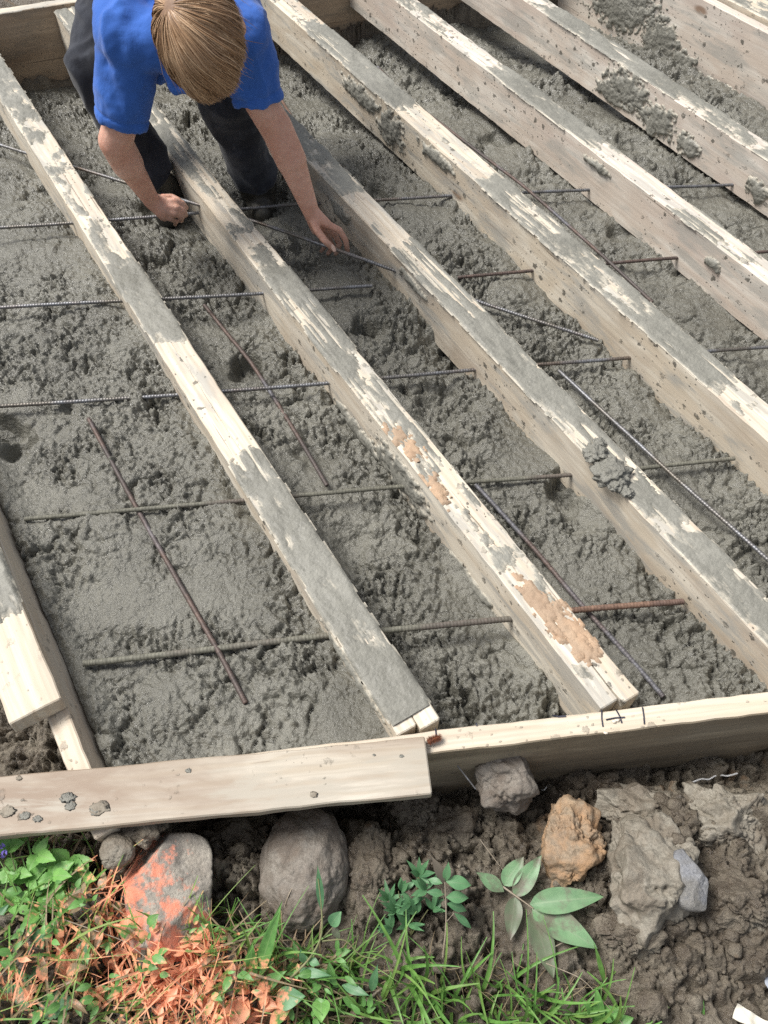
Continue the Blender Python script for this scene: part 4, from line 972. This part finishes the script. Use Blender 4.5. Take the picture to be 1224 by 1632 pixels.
plant('fallen_branchlet', 'fallen branchlet of large mud spotted green leaflets pressed on the mud', 'leaves', (825, 1428),
 [((803, 1421, fl), (758, 1390, fl+.008), 25, dict(arch=.04)), ((803, 1411, fl), (835, 1365, fl+.014), 31, dict(arch=.06, ovate=True)), ((820, 1428, fl), (863, 1363, fl+.016), 33, dict(arch=.06, ovate=True)), ((845, 1441, fl+.006), (962, 1430, fl+.014), 42, dict(arch=.05, ovate=True)), ((848, 1448, fl), (952, 1513, fl+.002), 50, dict(arch=.05, ovate=True)),
  ((821, 1430, fl), (812, 1500, fl-.006), 30, dict(arch=.03, mat=M['leaf_bl2'], ovate=True)), ((848, 1452, fl-.003), (882, 1560, fl-.012), 42, dict(arch=.03, mat=M['leaf_bl2'], ovate=True))],
 [([(800, 1412, fl), (825, 1430, fl+.002), (850, 1448, fl+.003)], .0016)], M['leaf_bl'], stem_mat=M['twig'], conform=True)
plant('seedling', 'small seedling with mottled leaves at the bottom, left of the dark round lump', 'plant', (965, 1615),
 [((955, 1632, .02), (948, 1570, .05), 20, dict(ovate=True)), ((958, 1620, .02), (990, 1608, .04), 26, dict(ovate=True)), ((950, 1625, .02), (925, 1590, .05), 16, {}), ((975, 1635, .02), (1010, 1622, .03), 24, dict(ovate=True)), ((1112, 1645, .01), (1120, 1590, .05), 9, {})], [([(958, 1640, .0), (950, 1600, .03)], .0012)], M['leaf'])
plant('long_grass_blade', 'single long green blade crossing from the fallen leaves down to the bottom', 'grass', (968, 1560), [((966, 1575, .01), (945, 1500, .06), 9, dict(arch=.03)), ((966, 1560, .005), (985, 1545, .02), 5, {})], [], M['grass'])
def twig(pxs, r, label, lift=.006, mat=None, hh=None):
    P = [];
    for i, (x, y) in enumerate(pxs):
        h = hh[i] if hh else 0; p = hit(x, y); P.append(at(x, y, p[2]+lift+h))
    V, F = tube(smooth_pts(P, 30), r, r*.5); tag(link('twig', mesh_np(V, F), mat or M['twig']), label, 'twig', 'dry twigs and stalks on the mud')
twig([(502, 1292), (499, 1345), (480, 1390), (460, 1425), (447, 1465)], .0014, 'long pale stalk standing over the cobblestone', .03, hh=[.05, .03, .03, .02, .0])
twig([(920, 1490), (870, 1520), (830, 1530), (1000, 1640)][:1]+[(850, 1527), (930, 1560), (1000, 1640)], .0009, 'thin straw slanting from the leaflets to the bottom edge', .02)
twig([(560, 1610), (590, 1590), (625, 1562)], .003, 'thick pale broken twig at the bottom, left of the bright grass')
twig([(0, 1322), (30, 1337), (60, 1340)], .0012, 'pale stalk under the left end of the flat board', .03)
twig([(765, 1338), (800, 1385), (815, 1400)], .0007, 'hair thin straw pointing at the fallen leaflets', .02)
twig([(430, 1480), (470, 1520), (500, 1560)], .0018, 'dark twig below the cobblestone')
twig([(100, 1465), (200, 1500), (300, 1580)], .0009, 'long straw slanting through the painted grass', .05)
# ------------------------------------------------------------------ the worker
def rcone(a, b, ra, rb, flat=1., hint=(0, 0, 1), K=20, cap=(True, True), wide=1.):
    a = np.array(a, float); b = np.array(b, float); D = b-a; L = np.linalg.norm(D); T = D/max(L, 1e-6)
    h = np.array(hint, float); h = h-T*(h @ T)
    if np.linalg.norm(h) < 1e-3: h = np.cross(T, [1, 0, 0])
    U = h/np.linalg.norm(h); S = np.cross(T, U)
    pr = []
    if cap[0]: pr += [(-ra*math.cos(q), ra*math.sin(q)) for q in np.linspace(.12, math.pi/2, 6)]
    else: pr += [(0, ra*.02), (0, ra)]
    for s in np.linspace(0, 1, 8)[1:-1]: pr.append((L*s, ra+(rb-ra)*s))
    if cap[1]: pr += [(L+rb*math.sin(q), rb*math.cos(q)) for q in np.linspace(0, math.pi/2-.12, 6)]
    else: pr += [(L, rb), (L, rb*.02)]
    ang = np.arange(K)*2*math.pi/K; V = []
    for x, r in pr:
        for q in ang: V.append(a+T*x+S*(wide*r*math.cos(q))+U*(flat*r*math.sin(q)))
    n = len(pr); F = []
    for i in range(n-1):
        for j in range(K): F.append((i*K+j, i*K+(j+1) % K, (i+1)*K+(j+1) % K, (i+1)*K+j))
    return V, F, [tuple(reversed(range(K))), tuple((n-1)*K+j for j in range(K))]
def ell(c, ax, r, K=24):
    """ellipsoid: axes ax (3 unit vectors), radii r"""
    V = []; n = 14
    for i in range(1, n):
        q = math.pi*i/n
        for j in range(K):
            f = 2*math.pi*j/K; V.append(np.array(c)+ax[0]*r[0]*math.sin(q)*math.cos(f)+ax[1]*r[1]*math.sin(q)*math.sin(f)+ax[2]*r[2]*math.cos(q))
    F = [(i*K+j, (i+1)*K+j, (i+1)*K+(j+1) % K, i*K+(j+1) % K) for i in range(n-2) for j in range(K)]
    return V, F, [tuple(range(K)), tuple(reversed([(n-2)*K+j for j in range(K)]))]
def blend_mesh(pieces, voxel, smooth, name, smf=.5):
    me = bpy.data.meshes.new('tmp'); V, F = [], []
    for v, f, caps in pieces:
        o = len(V); V += [tuple(q) for q in v]; F += [tuple(i+o for i in q) for q in f]+[tuple(i+o for i in q) for q in caps]
    me.from_pydata(V, [], F); bm = bmesh.new(); bm.from_mesh(me)
    # consistent outward normals, shell by shell
    bmesh.ops.recalc_face_normals(bm, faces=bm.faces); bm.to_mesh(me); bm.free()
    o = bpy.data.objects.new('tmp', me); col.objects.link(o)
    r = o.modifiers.new('r', 'REMESH'); r.mode = 'VOXEL'; r.voxel_size = voxel
    s = o.modifiers.new('s', 'SMOOTH'); s.iterations = smooth; s.factor = smf
    bpy.context.view_layer.update()
    ev = o.evaluated_get(bpy.context.evaluated_depsgraph_get()); out = bpy.data.meshes.new_from_object(ev); out.name = name
    bpy.data.objects.remove(o, do_unlink=True); bpy.data.meshes.remove(me); return out
def nrm(v): v = np.array(v, float); return v/np.linalg.norm(v)
cr_, cu_, cb_ = np.array([cR, 0, 0.]), np.array([0, sT, cT]), np.array([0, -cT, sT])     # right, up, towards the lens
def cv_(r, u, b): return cr_*r+cu_*u+cb_*b
HC = atd(321, 58, 1.60)
HF = nrm(cv_(.25, -.86, -.44)); HW = cv_(-.28, .52, .80)
HU = nrm(HW-HF*(HW @ HF)); HR = np.cross(HF, HU)
HWh = nrm(HU*.80-HF*.50+HR*.0 + cv_(-.22, 0, 0))      # hair whorl
sR_, sL_ = atd(202, 78, 1.80), atd(388, 70, 1.80)
eR_, eL_ = atd(184, 226, 1.965), atd(441, 205, 1.955)
wR_, wL_ = atd(241, 319, 2.15), atd(496, 338, 2.09)
neck = atd(300, 45, 1.80)
chest = atd(297, 60, 1.90); pelv = atd(285, -160, 2.10)
hipR, hipL = atd(225, -130, 2.16), atd(345, -130, 2.16)
kR, kL = atd(155, 105, 2.12), atd(362, 150, 2.08)
aR, aL = atd(236, 276, 2.30), atd(400, 272, 2.31)
fR, fL = atd(268, 300, 2.37), atd(414, 304, 2.38)
hemR, hemL = atd(193, 192, 1.925), atd(413, 160, 1.905)
def finger(pts, r0):
    P = [atd(*q) for q in pts]; out = []
    for i in range(len(P)-1):
        out.append(rcone(P[i], P[i+1], r0*(1-.10*i), r0*(1-.10*(i+1)), K=12))
    return out
body = [ell(HC, (HR, HF, HU), (.073, .092, .088)), ell(HC+HF*.035-HU*.045, (HR, HF, HU), (.056, .055, .066)), rcone(HC+HF*.055-HU*.095, HC+HF*.03-HU*.06, .024, .04),
        rcone(HC+HF*.084-HU*.012, HC+HF*.096-HU*.048, .009, .012, K=12), ell(HC+HF*.085-HU*.072, (HR, HF, HU), (.024, .012, .006)), ell(HC+HF*.085-HU*.081, (HR, HF, HU), (.020, .012, .007)),
        ell(HC+HR*.074-HU*.02, (HF, HU, HR), (.018, .030, .009)), ell(HC-HR*.074-HU*.02, (HF, HU, HR), (.018, .030, .009)), rcone(HC+HF*.082+HR*.032+HU*.006, HC+HF*.082-HR*.032+HU*.006, .012, .012),
        rcone(HC-HU*.07-HF*.02, neck-cb_*.02, .050, .045), rcone(sR_-cb_*.035, sL_-cb_*.035, .035, .035), rcone(neck-cb_*.03, pelv-cb_*.04, .04, .07), rcone(hipR, hipL, .09, .09),
        rcone(sR_-cb_*.02, hemR-cb_*.0, .030, .036), rcone(hemR, eR_, .0385, .040), rcone(eR_, (eR_*.62+wR_*.38)+cv_(-.003, .0, .006), .0400, .0390), rcone((eR_*.62+wR_*.38)+cv_(-.003, .0, .006), wR_, .0385, .0245, .85),
        rcone(sL_-cb_*.02, hemL, .030, .035), rcone(hemL, eL_, .0375, .039), rcone(eL_, (eL_*.62+wL_*.38)+cv_(.003, 0, .005), .0385, .0375), rcone((eL_*.62+wL_*.38)+cv_(.003, 0, .005), wL_, .0370, .0220, .9),
        rcone(hipR, kR, .075, .055), rcone(kR, aR, .052, .036), rcone(hipL, kL, .075, .055), rcone(kL, aL, .052, .036), rcone(aR, fR, .034, .03), rcone(aL, fL, .034, .03)]
# his left hand (right in the picture): thumb on top of the bar, fingers underneath
K_L = [(521, 357, 2.105), (515, 362, 2.12), (509, 366, 2.135), (503, 367, 2.148)]
for kx, ky, kd in K_L: body.append(rcone(wL_, atd(kx, ky, kd), .021, .0125, K=14))
body += finger([(521, 357, 2.105), (541, 367, 2.115), (551, 383, 2.135), (554, 400, 2.15)], .0098)
body += finger([(515, 362, 2.12), (533, 373, 2.145), (541, 389, 2.165), (535, 404, 2.155)], .0098)
body += finger([(509, 366, 2.135), (524, 379, 2.165), (531, 394, 2.18), (523, 404, 2.172)], .0092)
body += finger([(503, 367, 2.148), (513, 381, 2.17), (518, 393, 2.18), (512, 400, 2.178)], .0082)
body += finger([(497, 348, 2.095), (506, 368, 2.092), (518, 384, 2.098), (531, 396, 2.112)], .0115)
# his right hand (left in the picture)
for kx, ky, kd in [(262, 321, 2.165), (263, 330, 2.165), (263, 338, 2.17), (261, 345, 2.18)]: body.append(rcone(wR_, atd(kx, ky, kd), .022, .0130, K=14))
body += finger([(262, 321, 2.165), (279, 320, 2.165), (291, 324, 2.18), (297, 331, 2.195)], .0100)
body += finger([(263, 330, 2.165), (281, 331, 2.165), (293, 336, 2.182), (296, 343, 2.20)], .0100)
body += finger([(263, 338, 2.17), (279, 341, 2.17), (289, 346, 2.188), (289, 352, 2.205)], .0094)
body += finger([(261, 345, 2.18), (272, 349, 2.18), (280, 353, 2.195), (279, 358, 2.208)], .0084)
body += finger([(250, 322, 2.18), (260, 315, 2.19), (274, 314, 2.195), (285, 319, 2.19)], .0112)
def skin_mat():
    m, t, b = nmat('skin'); N = NT(t); v = N.coord(rnd=False)
    c = N.mix(N.ramp(N.noise(v, 14, 4), [(.35, 0.), (.65, 1.)]), (.54, .28, .20), (.64, .38, .29))
    c = N.mix(N.ramp(N.noise(v, 90, 4, .65), [(.35, .22), (.6, 0.)]), c, (.36, .15, .09))
    c = N.mix(N.ramp(N.noise(v, 38, 6, .75), [(.62, 0.), (.68, .45)]), c, (.26, .20, .15))
    ge = N.n('NewGeometry'); sx = N.n('SeparateXYZ'); N.l(ge.outputs['Position'], sx.inputs[0])
    z = N.math('ADD', sx.outputs[2], N.math('MULTIPLY', N.noise(v, 40, 4, .65), .12))
    c = N.mix(N.ramp(z, [(.16, .75), (.235, 0.)]), c, (.17, .115, .08))      # mud on hands
    x = N.math('ADD', sx.outputs[0], N.math('MULTIPLY', N.noise(v, 30, 3), .1))
    t.links.new(c, b.inputs['Base Color']); b.inputs['Roughness'].default_value = .5
    b.inputs['Subsurface Weight'].default_value = .12; b.inputs['Subsurface Scale'].default_value = .006; b.inputs['Subsurface Radius'].default_value = (1, .35, .2)
    n1 = N.bump(N.noise(v, 28, 5, .6), .5, .006); t.links.new(N.bump(N.noise(v, 500, 2, .6), .2, .0005, n1), b.inputs['Normal']); return m
M['skin'] = skin_mat()
per = link('person', blend_mesh(body, .0032, 5, 'person'), M['skin'])
tag(per, 'worker in blue shirt and dark muddy trousers bending down, both hands on a rebar', 'person')
def attach(name, me, mat):
    return link(name, me, mat, per)
# nails
M['nail'] = simple_mat('fingernail', (.55, .36, .28), (.6, .42, .34), 60, .35, 0)
for q, d2 in [((530, 393, 2.103), (533, 399, 2.107))]:
    a, b = atd(*q), atd(*d2); attach('fingernail', blend_mesh([rcone(a, b, .0055, .005, .35, cb_, 12)], .0012, 2, 'fingernail'), M['nail'])
M['eye'] = simple_mat('eye', (.6, .58, .55), (.5, .48, .45), 50, .2, 0)
for s in (-1, 1): attach('eye', blend_mesh([ell(HC+HF*.078+HR*.031*s-HU*.012, (HR, HF, HU), (.013, .012, .012))], .002, 2, 'eye'), M['eye'])
# shirt
def cloth_mat(name, c1, c2, weave=900, worn=None):
    m, t, b = nmat(name); N = NT(t); v = N.coord(rnd=False)
    c = N.mix(N.ramp(N.noise(v, 9, 4), [(.35, 0.), (.65, 1.)]), c1, c2)
    c = N.mix(N.ramp(N.noise(v, weave, 2), [(.35, .3), (.6, 0.)]), c, tuple(x*.6 for x in c1))
    if worn: c = N.mix(N.ramp(N.noise(v, 17, 5, .65), [(.48, 0.), (.7, .7)]), c, worn)
    t.links.new(c, b.inputs['Base Color']); b.inputs['Roughness'].default_value = .85; b.inputs['Specular IOR Level'].default_value = .25
    b.inputs['Sheen Weight'].default_value = .15
    n1 = N.bump(N.noise(N.coord((1, 1, .5), rnd=False), 22, 4, .6, .6), .5, .006); t.links.new(N.bump(N.noise(v, weave, 2), .35, .0005, n1), b.inputs['Normal']); return m
M['shirt'] = cloth_mat('blue_jersey', (.028, .105, .40), (.042, .14, .50))
hemR, hemL = atd(193, 192, 1.925), atd(413, 160, 1.905)
shR0, shL0 = atd(206, 62, 1.80), atd(382, 56, 1.80)
shirt = [rcone(shR0, hemR, .066, .0585, .88, cb_, cap=(True, False)), rcone(shL0, hemL, .066, .0530, .88, cb_, cap=(True, False)),
         rcone(hemR-nrm(hemR-shR0)*.013, hemR+nrm(hemR-shR0)*.001, .0595, .0605, .88, cb_, cap=(False, False)), rcone(hemL-nrm(hemL-shL0)*.013, hemL+nrm(hemL-shL0)*.001, .0545, .055, .88, cb_, cap=(False, False)),
         rcone(shR0, shL0, .066, .064), rcone(shR0, atd(226, -40, 1.93), .070, .095), rcone(shL0, atd(325, -40, 1.93), .066, .09),
         rcone(atd(228, 0, 1.90), atd(230, -150, 2.08), .098, .11), rcone(atd(322, 0, 1.90), atd(325, -150, 2.08), .092, .11), rcone(atd(275, 10, 1.88), atd(280, -150, 2.05), .12, .13),
         rcone(neck, atd(297, 10, 1.85), .062, .09),
         # hanging front and open collar below the head
         rcone(atd(240, 95, 1.90), atd(345, 85, 1.90), .045, .045), rcone(atd(285, 105, 1.83), atd(284, 138, 1.85), .022, .012, .8), rcone(atd(262, 90, 1.80), atd(282, 146, 1.83), .016, .007), rcone(atd(282, 146, 1.83), atd(325, 128, 1.80), .007, .012), rcone(atd(296, 100, 1.83), atd(305, 132, 1.84), .03, .012),
         rcone(atd(215, 110, 1.88), atd(222, 142, 1.92), .045, .028)]
sm = blend_mesh(shirt, .0045, 6, 'shirt')
V = np.empty(len(sm.vertices)*3); sm.vertices.foreach_get('co', V); V = V.reshape(-1, 3); Nn = np.empty(len(sm.vertices)*3); sm.vertices.foreach_get('normal', Nn); Nn = Nn.reshape(-1, 3)
def foldf(V, ax, sc, seed):      # soft ridges running along ax
    ax = nrm(ax); o1 = nrm(np.cross(ax, cb_)); o2 = np.cross(ax, o1)
    a, b, c = V @ ax, V @ o1, V @ o2
    r = perlin(a*sc*.28+seed, b*sc+.6*perlin(a*8, b*8, seed), c*sc*.6); return (1-np.abs(r)*2.2)
wR = np.exp(-np.linalg.norm(V-(shR0+hemR)/2, axis=1)**2/.09**2); wL = np.exp(-np.linalg.norm(V-(shL0+hemL)/2, axis=1)**2/.09**2)
d = .009*foldf(V, hemR-shR0+cv_(.05, 0, 0), 24, 2.)*wR + .009*foldf(V, hemL-shL0, 24, 5.)*wL + .010*foldf(V, cv_(.35, .9, 0), 14, 8.)*(1-np.clip(wR+wL, 0, 1)) + .002*fbm(V[:, 0]*30, V[:, 1]*30, V[:, 2]*30, 3)
# armpit creases
for (p0_, p1_, dp, wd) in [((205, 60), (232, 118), .032, .011), ((214, 40), (222, 70), .024, .009), ((180, 120), (228, 128), .020, .008), ((375, 95), (398, 128), .024, .009), ((362, 60), (378, 100), .020, .009), ((190, 30), (205, 90), .014, .010)]:
    a = np.array(p0_, float); b = np.array(p1_, float)
    w_ = V[:, 1]*cT-(V[:, 2]-CH)*sT; X_ = V[:, 0]; Y_ = V[:, 1]*sT+(V[:, 2]-CH)*cT
    A3, B3 = atd(*a, 1.84), atd(*b, 1.86); AB = B3-A3; q = np.clip(((V-A3) @ AB)/(AB @ AB), 0, 1); C3 = A3+AB*q[:, None]
    dv = V-C3; dv = dv-cb_*(dv @ cb_)[:, None]; dist = np.linalg.norm(dv, axis=1)
    d = d - dp*np.exp(-(dist/wd)**2)*np.sin(np.pi*np.clip(q*.9+.05, 0, 1)) + dp*.45*np.exp(-((dist-wd*1.9)/wd)**2)*np.sin(np.pi*np.clip(q, .02, .98))
for h_, s_ in ((hemR, shR0), (hemL, shL0)):
    ax = nrm(h_-s_); al_ = (V-h_) @ ax; rad = np.linalg.norm((V-h_)-ax*al_[:, None], axis=1)
    d = d - .0035*np.exp(-((al_+.020)/.0028)**2)*(rad < .08)
V = V+Nn*d[:, None]; sm.vertices.foreach_set('co', V.ravel()); sm.update()
attach('shirt', sm, M['shirt'])
# trousers and boots
M['jeans'] = cloth_mat('dark_trousers', (.010, .011, .016), (.024, .027, .037), 700, (.05, .055, .068))
tr = [rcone(hipR, hipL, .12, .12), rcone(hipR, kR, .095, .072), rcone(kR, (kR+aR)/2, .072, .060), rcone((kR+aR)/2, aR*.6+fR*.4, .060, .058, cap=(True, False)),
      rcone(hipL, kL, .095, .074), rcone(kL, (kL+aL)/2, .072, .060), rcone((kL+aL)/2, aL*.6+fL*.4, .062, .060, cap=(True, False))]
tm = blend_mesh(tr, .0055, 6, 'trousers'); V = np.empty(len(tm.vertices)*3); tm.vertices.foreach_get('co', V); V = V.reshape(-1, 3); Nn = np.empty(len(V)*3); tm.vertices.foreach_get('normal', Nn); Nn = Nn.reshape(-1, 3)
d = .009*foldf(V, aR-kR, 13, 3.)+.004*foldf(V, cv_(1, .3, 0), 22, 6.)
V = V+Nn*d[:, None]; tm.vertices.foreach_set('co', V.ravel()); tm.update(); attach('trousers', tm, M['jeans'])
M['boot'] = simple_mat('muddy_boot', (.018, .017, .015), (.04, .037, .03), 30, .5, .6, .004, c3=(.11, .105, .085), c3amt=.45)
for a, f in ((aR, fR), (aL, fL)):
    bmsh = blend_mesh([rcone(a, a*.4+f*.6-np.array([0, 0, .02]), .050, .050), rcone(f-np.array([0, 0, .015]), f+nrm([.1, -1, 0])*.06-np.array([0, 0, .03]), .045, .036), rcone(f-np.array([0, 0, .03])+np.array([0, .07, 0]), f+np.array([0, -.06, -.05]), .040, .036)], .005, 4, 'boot')
    attach('boot', bmsh, M['boot'])
# hair: an under-layer plus combed strands growing from the whorl
M['hair_base'] = simple_mat('hair_under', (.17, .095, .055), (.25, .15, .09), 60, .6, .3)
hr = [ell(HC-HF*.004+HU*.004, (HR, HF, HU), (.078, .097, .093))]
hb = blend_mesh(hr, .004, 4, 'hair'); V = np.empty(len(hb.vertices)*3); hb.vertices.foreach_get('co', V); V = V.reshape(-1, 3)
# pull the part over face and neck inside the skull so that only the scalp is covered
L_ = V-HC; u, f_, r_ = L_ @ HU, L_ @ HF, L_ @ HR
shr = 1-.16*sstep(.02, -.02, u-.15*np.abs(f_)+.25*f_*(f_ < 0)+.0)*1.0
V = HC+L_*shr[:, None]; hb.vertices.foreach_set('co', V.ravel()); hb.update()
hair = attach('hair', hb, M['hair_base'])
M['scalp'] = simple_mat('scalp', (.50, .30, .24), (.42, .26, .20), 90, .6, .2)
sc_ = blend_mesh([ell(HC+HWh*.0905, (np.cross(HWh, HR), HR, HWh), (.013, .007, .0025))], .0012, 2, 'scalp'); attach('scalp', sc_, M['scalp'])
def strands(n, seed):
    rg = np.random.default_rng(seed); ns = 16
    T1 = nrm(HF-HWh*(HF @ HWh)); T2 = np.cross(HWh, T1)
    V = np.zeros((n, ns, 2, 3)); C = np.zeros((n, ns, 2))
    for i in range(n):
        ph = rg.uniform(-math.pi, math.pi); c_ = math.cos(ph)
        clump = round((ph+.08*math.sin(ph*7))*7.3)/7.3; ph_c = ph+(clump-ph)*.6*rg.random()+rg.normal()*.05; fly = rg.random() < .012
        # how far a strand runs: long to the fringe, shorter at the sides and the nape
        th1 = np.interp(abs(ph), [0, .8, 1.6, 2.4, 3.2], [2.05, 2.0, 1.72, 1.45, 1.3])*rg.uniform(.90, 1.03)
        th0 = .05+abs(rg.normal())*.10 + (rg.random()**1.3)*1.0; lift = rg.uniform(.0, .007)
        s = np.linspace(0, 1, ns); th = th0+(th1-th0)*s
        sw = .30*np.sin(th*.9)*(1 if ph > 0 else .6)+.10*perlin(np.full(ns, ph*3.), th*1.2, 2.)     # the whorl's swirl
        p = ph+(ph_c-ph)*s+sw*.5
        dirv = HWh[None]*np.cos(th)[:, None]+(T1[None]*np.cos(p)[:, None]+T2[None]*np.sin(p)[:, None])*np.sin(th)[:, None]
        L3 = np.stack([dirv @ HR, dirv @ HF, dirv @ HU], 1); rr = 1/np.sqrt((L3[:, 0]/.079)**2+(L3[:, 1]/.098)**2+(L3[:, 2]/.094)**2)
        rr = rr*(1+.0+lift*6*s*1.2)+.004*np.sin(np.pi*s)+.0035*perlin(p*9, th*2., 1.) + .002
        rr = rr+(.007*s**2*rg.random() if fly else 0)+.003*np.sin(s*5+clump*9)*s
        c = HC+dirv*rr[:, None]; c = c+(T2*rg.normal()*.012)[None]*(s**2)[:, None]*(1.6 if fly else .30); c[:, 2] -= .014*np.clip(th-1.35, 0, 1)**2*2
        wd = rg.uniform(.00042, .00085)*(1-.75*s**3); side = np.cross(np.gradient(c, axis=0), dirv); side /= np.linalg.norm(side, axis=1)[:, None]+1e-9
        side = side+dirv*rg.uniform(-.7, .7); V[i, :, 0] = c-side*wd[:, None]; V[i, :, 1] = c+side*wd[:, None]
        cc = np.clip(.5+.20*rg.normal()+.22*perlin(clump*2.1, 0, 4.), 0, 1); C[i] = cc
    base = (np.arange(n)*ns*2)[:, None]; k = np.arange(ns-1)[None]*2
    F = np.stack([base+k, base+k+1, base+k+3, base+k+2], -1).reshape(-1, 4)
    me = mesh_np(V.reshape(-1, 3), F); a = me.attributes.new('tint', 'FLOAT', 'POINT'); a.data.foreach_set('value', C.reshape(-1).astype(np.float32)); return me
m, t, b = nmat('hair_strand'); N = NT(t); a_ = N.n('Attribute'); a_.attribute_name = 'tint'
t.links.new(N.ramp(a_.outputs['Fac'], [(0., (.09, .045, .02)), (.5, (.33, .195, .105)), (1., (.70, .50, .32))]), b.inputs['Base Color'])
b.inputs['Roughness'].default_value = .38; b.inputs['Specular IOR Level'].default_value = .4; M['hair'] = m
so_ = strands(16000, 5); ho = link('strands', so_, M['hair'], None); ho.parent = hair; ho.matrix_parent_inverse = hair.matrix_world.inverted()
# ------------------------------------------------------------------ camera, sky, sun
cam = bpy.data.cameras.new('camera'); co = bpy.data.objects.new('camera', cam); col.objects.link(co)
cam.sensor_fit = 'VERTICAL'; cam.sensor_height = 24; cam.lens = 24*CF/1632; cam.clip_end = 500; cam.clip_start = .02
co.matrix_world = Matrix.Translation((0, 0, CH)) @ Matrix.Rotation(math.pi/2-TH, 4, 'X') @ Matrix.Rotation(RO, 4, 'Z')
scene.camera = co
w = bpy.data.worlds.new('World'); scene.world = w; w.use_nodes = True
wt = w.node_tree; bg = wt.nodes['Background']
sky = wt.nodes.new('ShaderNodeTexSky'); sky.sky_type = 'NISHITA'; sky.sun_disc = False
SUN_EL, SUN_AZ = math.radians(58), math.radians(-72)      # azimuth from +Y towards +X
sky.sun_elevation = SUN_EL; sky.sun_rotation = SUN_AZ; sky.air_density = 1.0; sky.dust_density = 3.0; sky.ozone_density = 1.0
hs = wt.nodes.new('ShaderNodeHueSaturation'); hs.inputs['Saturation'].default_value = .35
wt.links.new(sky.outputs[0], hs.inputs['Color']); wt.links.new(hs.outputs[0], bg.inputs['Color']); bg.inputs['Strength'].default_value = .098
sl = bpy.data.lights.new('sun', 'SUN'); sl.energy = 3.1; sl.angle = math.radians(24); sl.color = (1., .97, .92)
so = bpy.data.objects.new('sun', sl); col.objects.link(so)
d = Vector((math.sin(SUN_AZ)*math.cos(SUN_EL), math.cos(SUN_AZ)*math.cos(SUN_EL), math.sin(SUN_EL)))
so.rotation_euler = d.to_track_quat('Z', 'Y').to_euler(); so.location = d*5
scene.view_settings.view_transform = 'Standard'; scene.view_settings.look = 'None'; scene.view_settings.gamma = 1; scene.view_settings.use_curve_mapping = False
scene.view_settings.exposure = .6
scene.cycles.max_bounces = 6; scene.cycles.diffuse_bounces = 4; scene.cycles.use_denoising = False
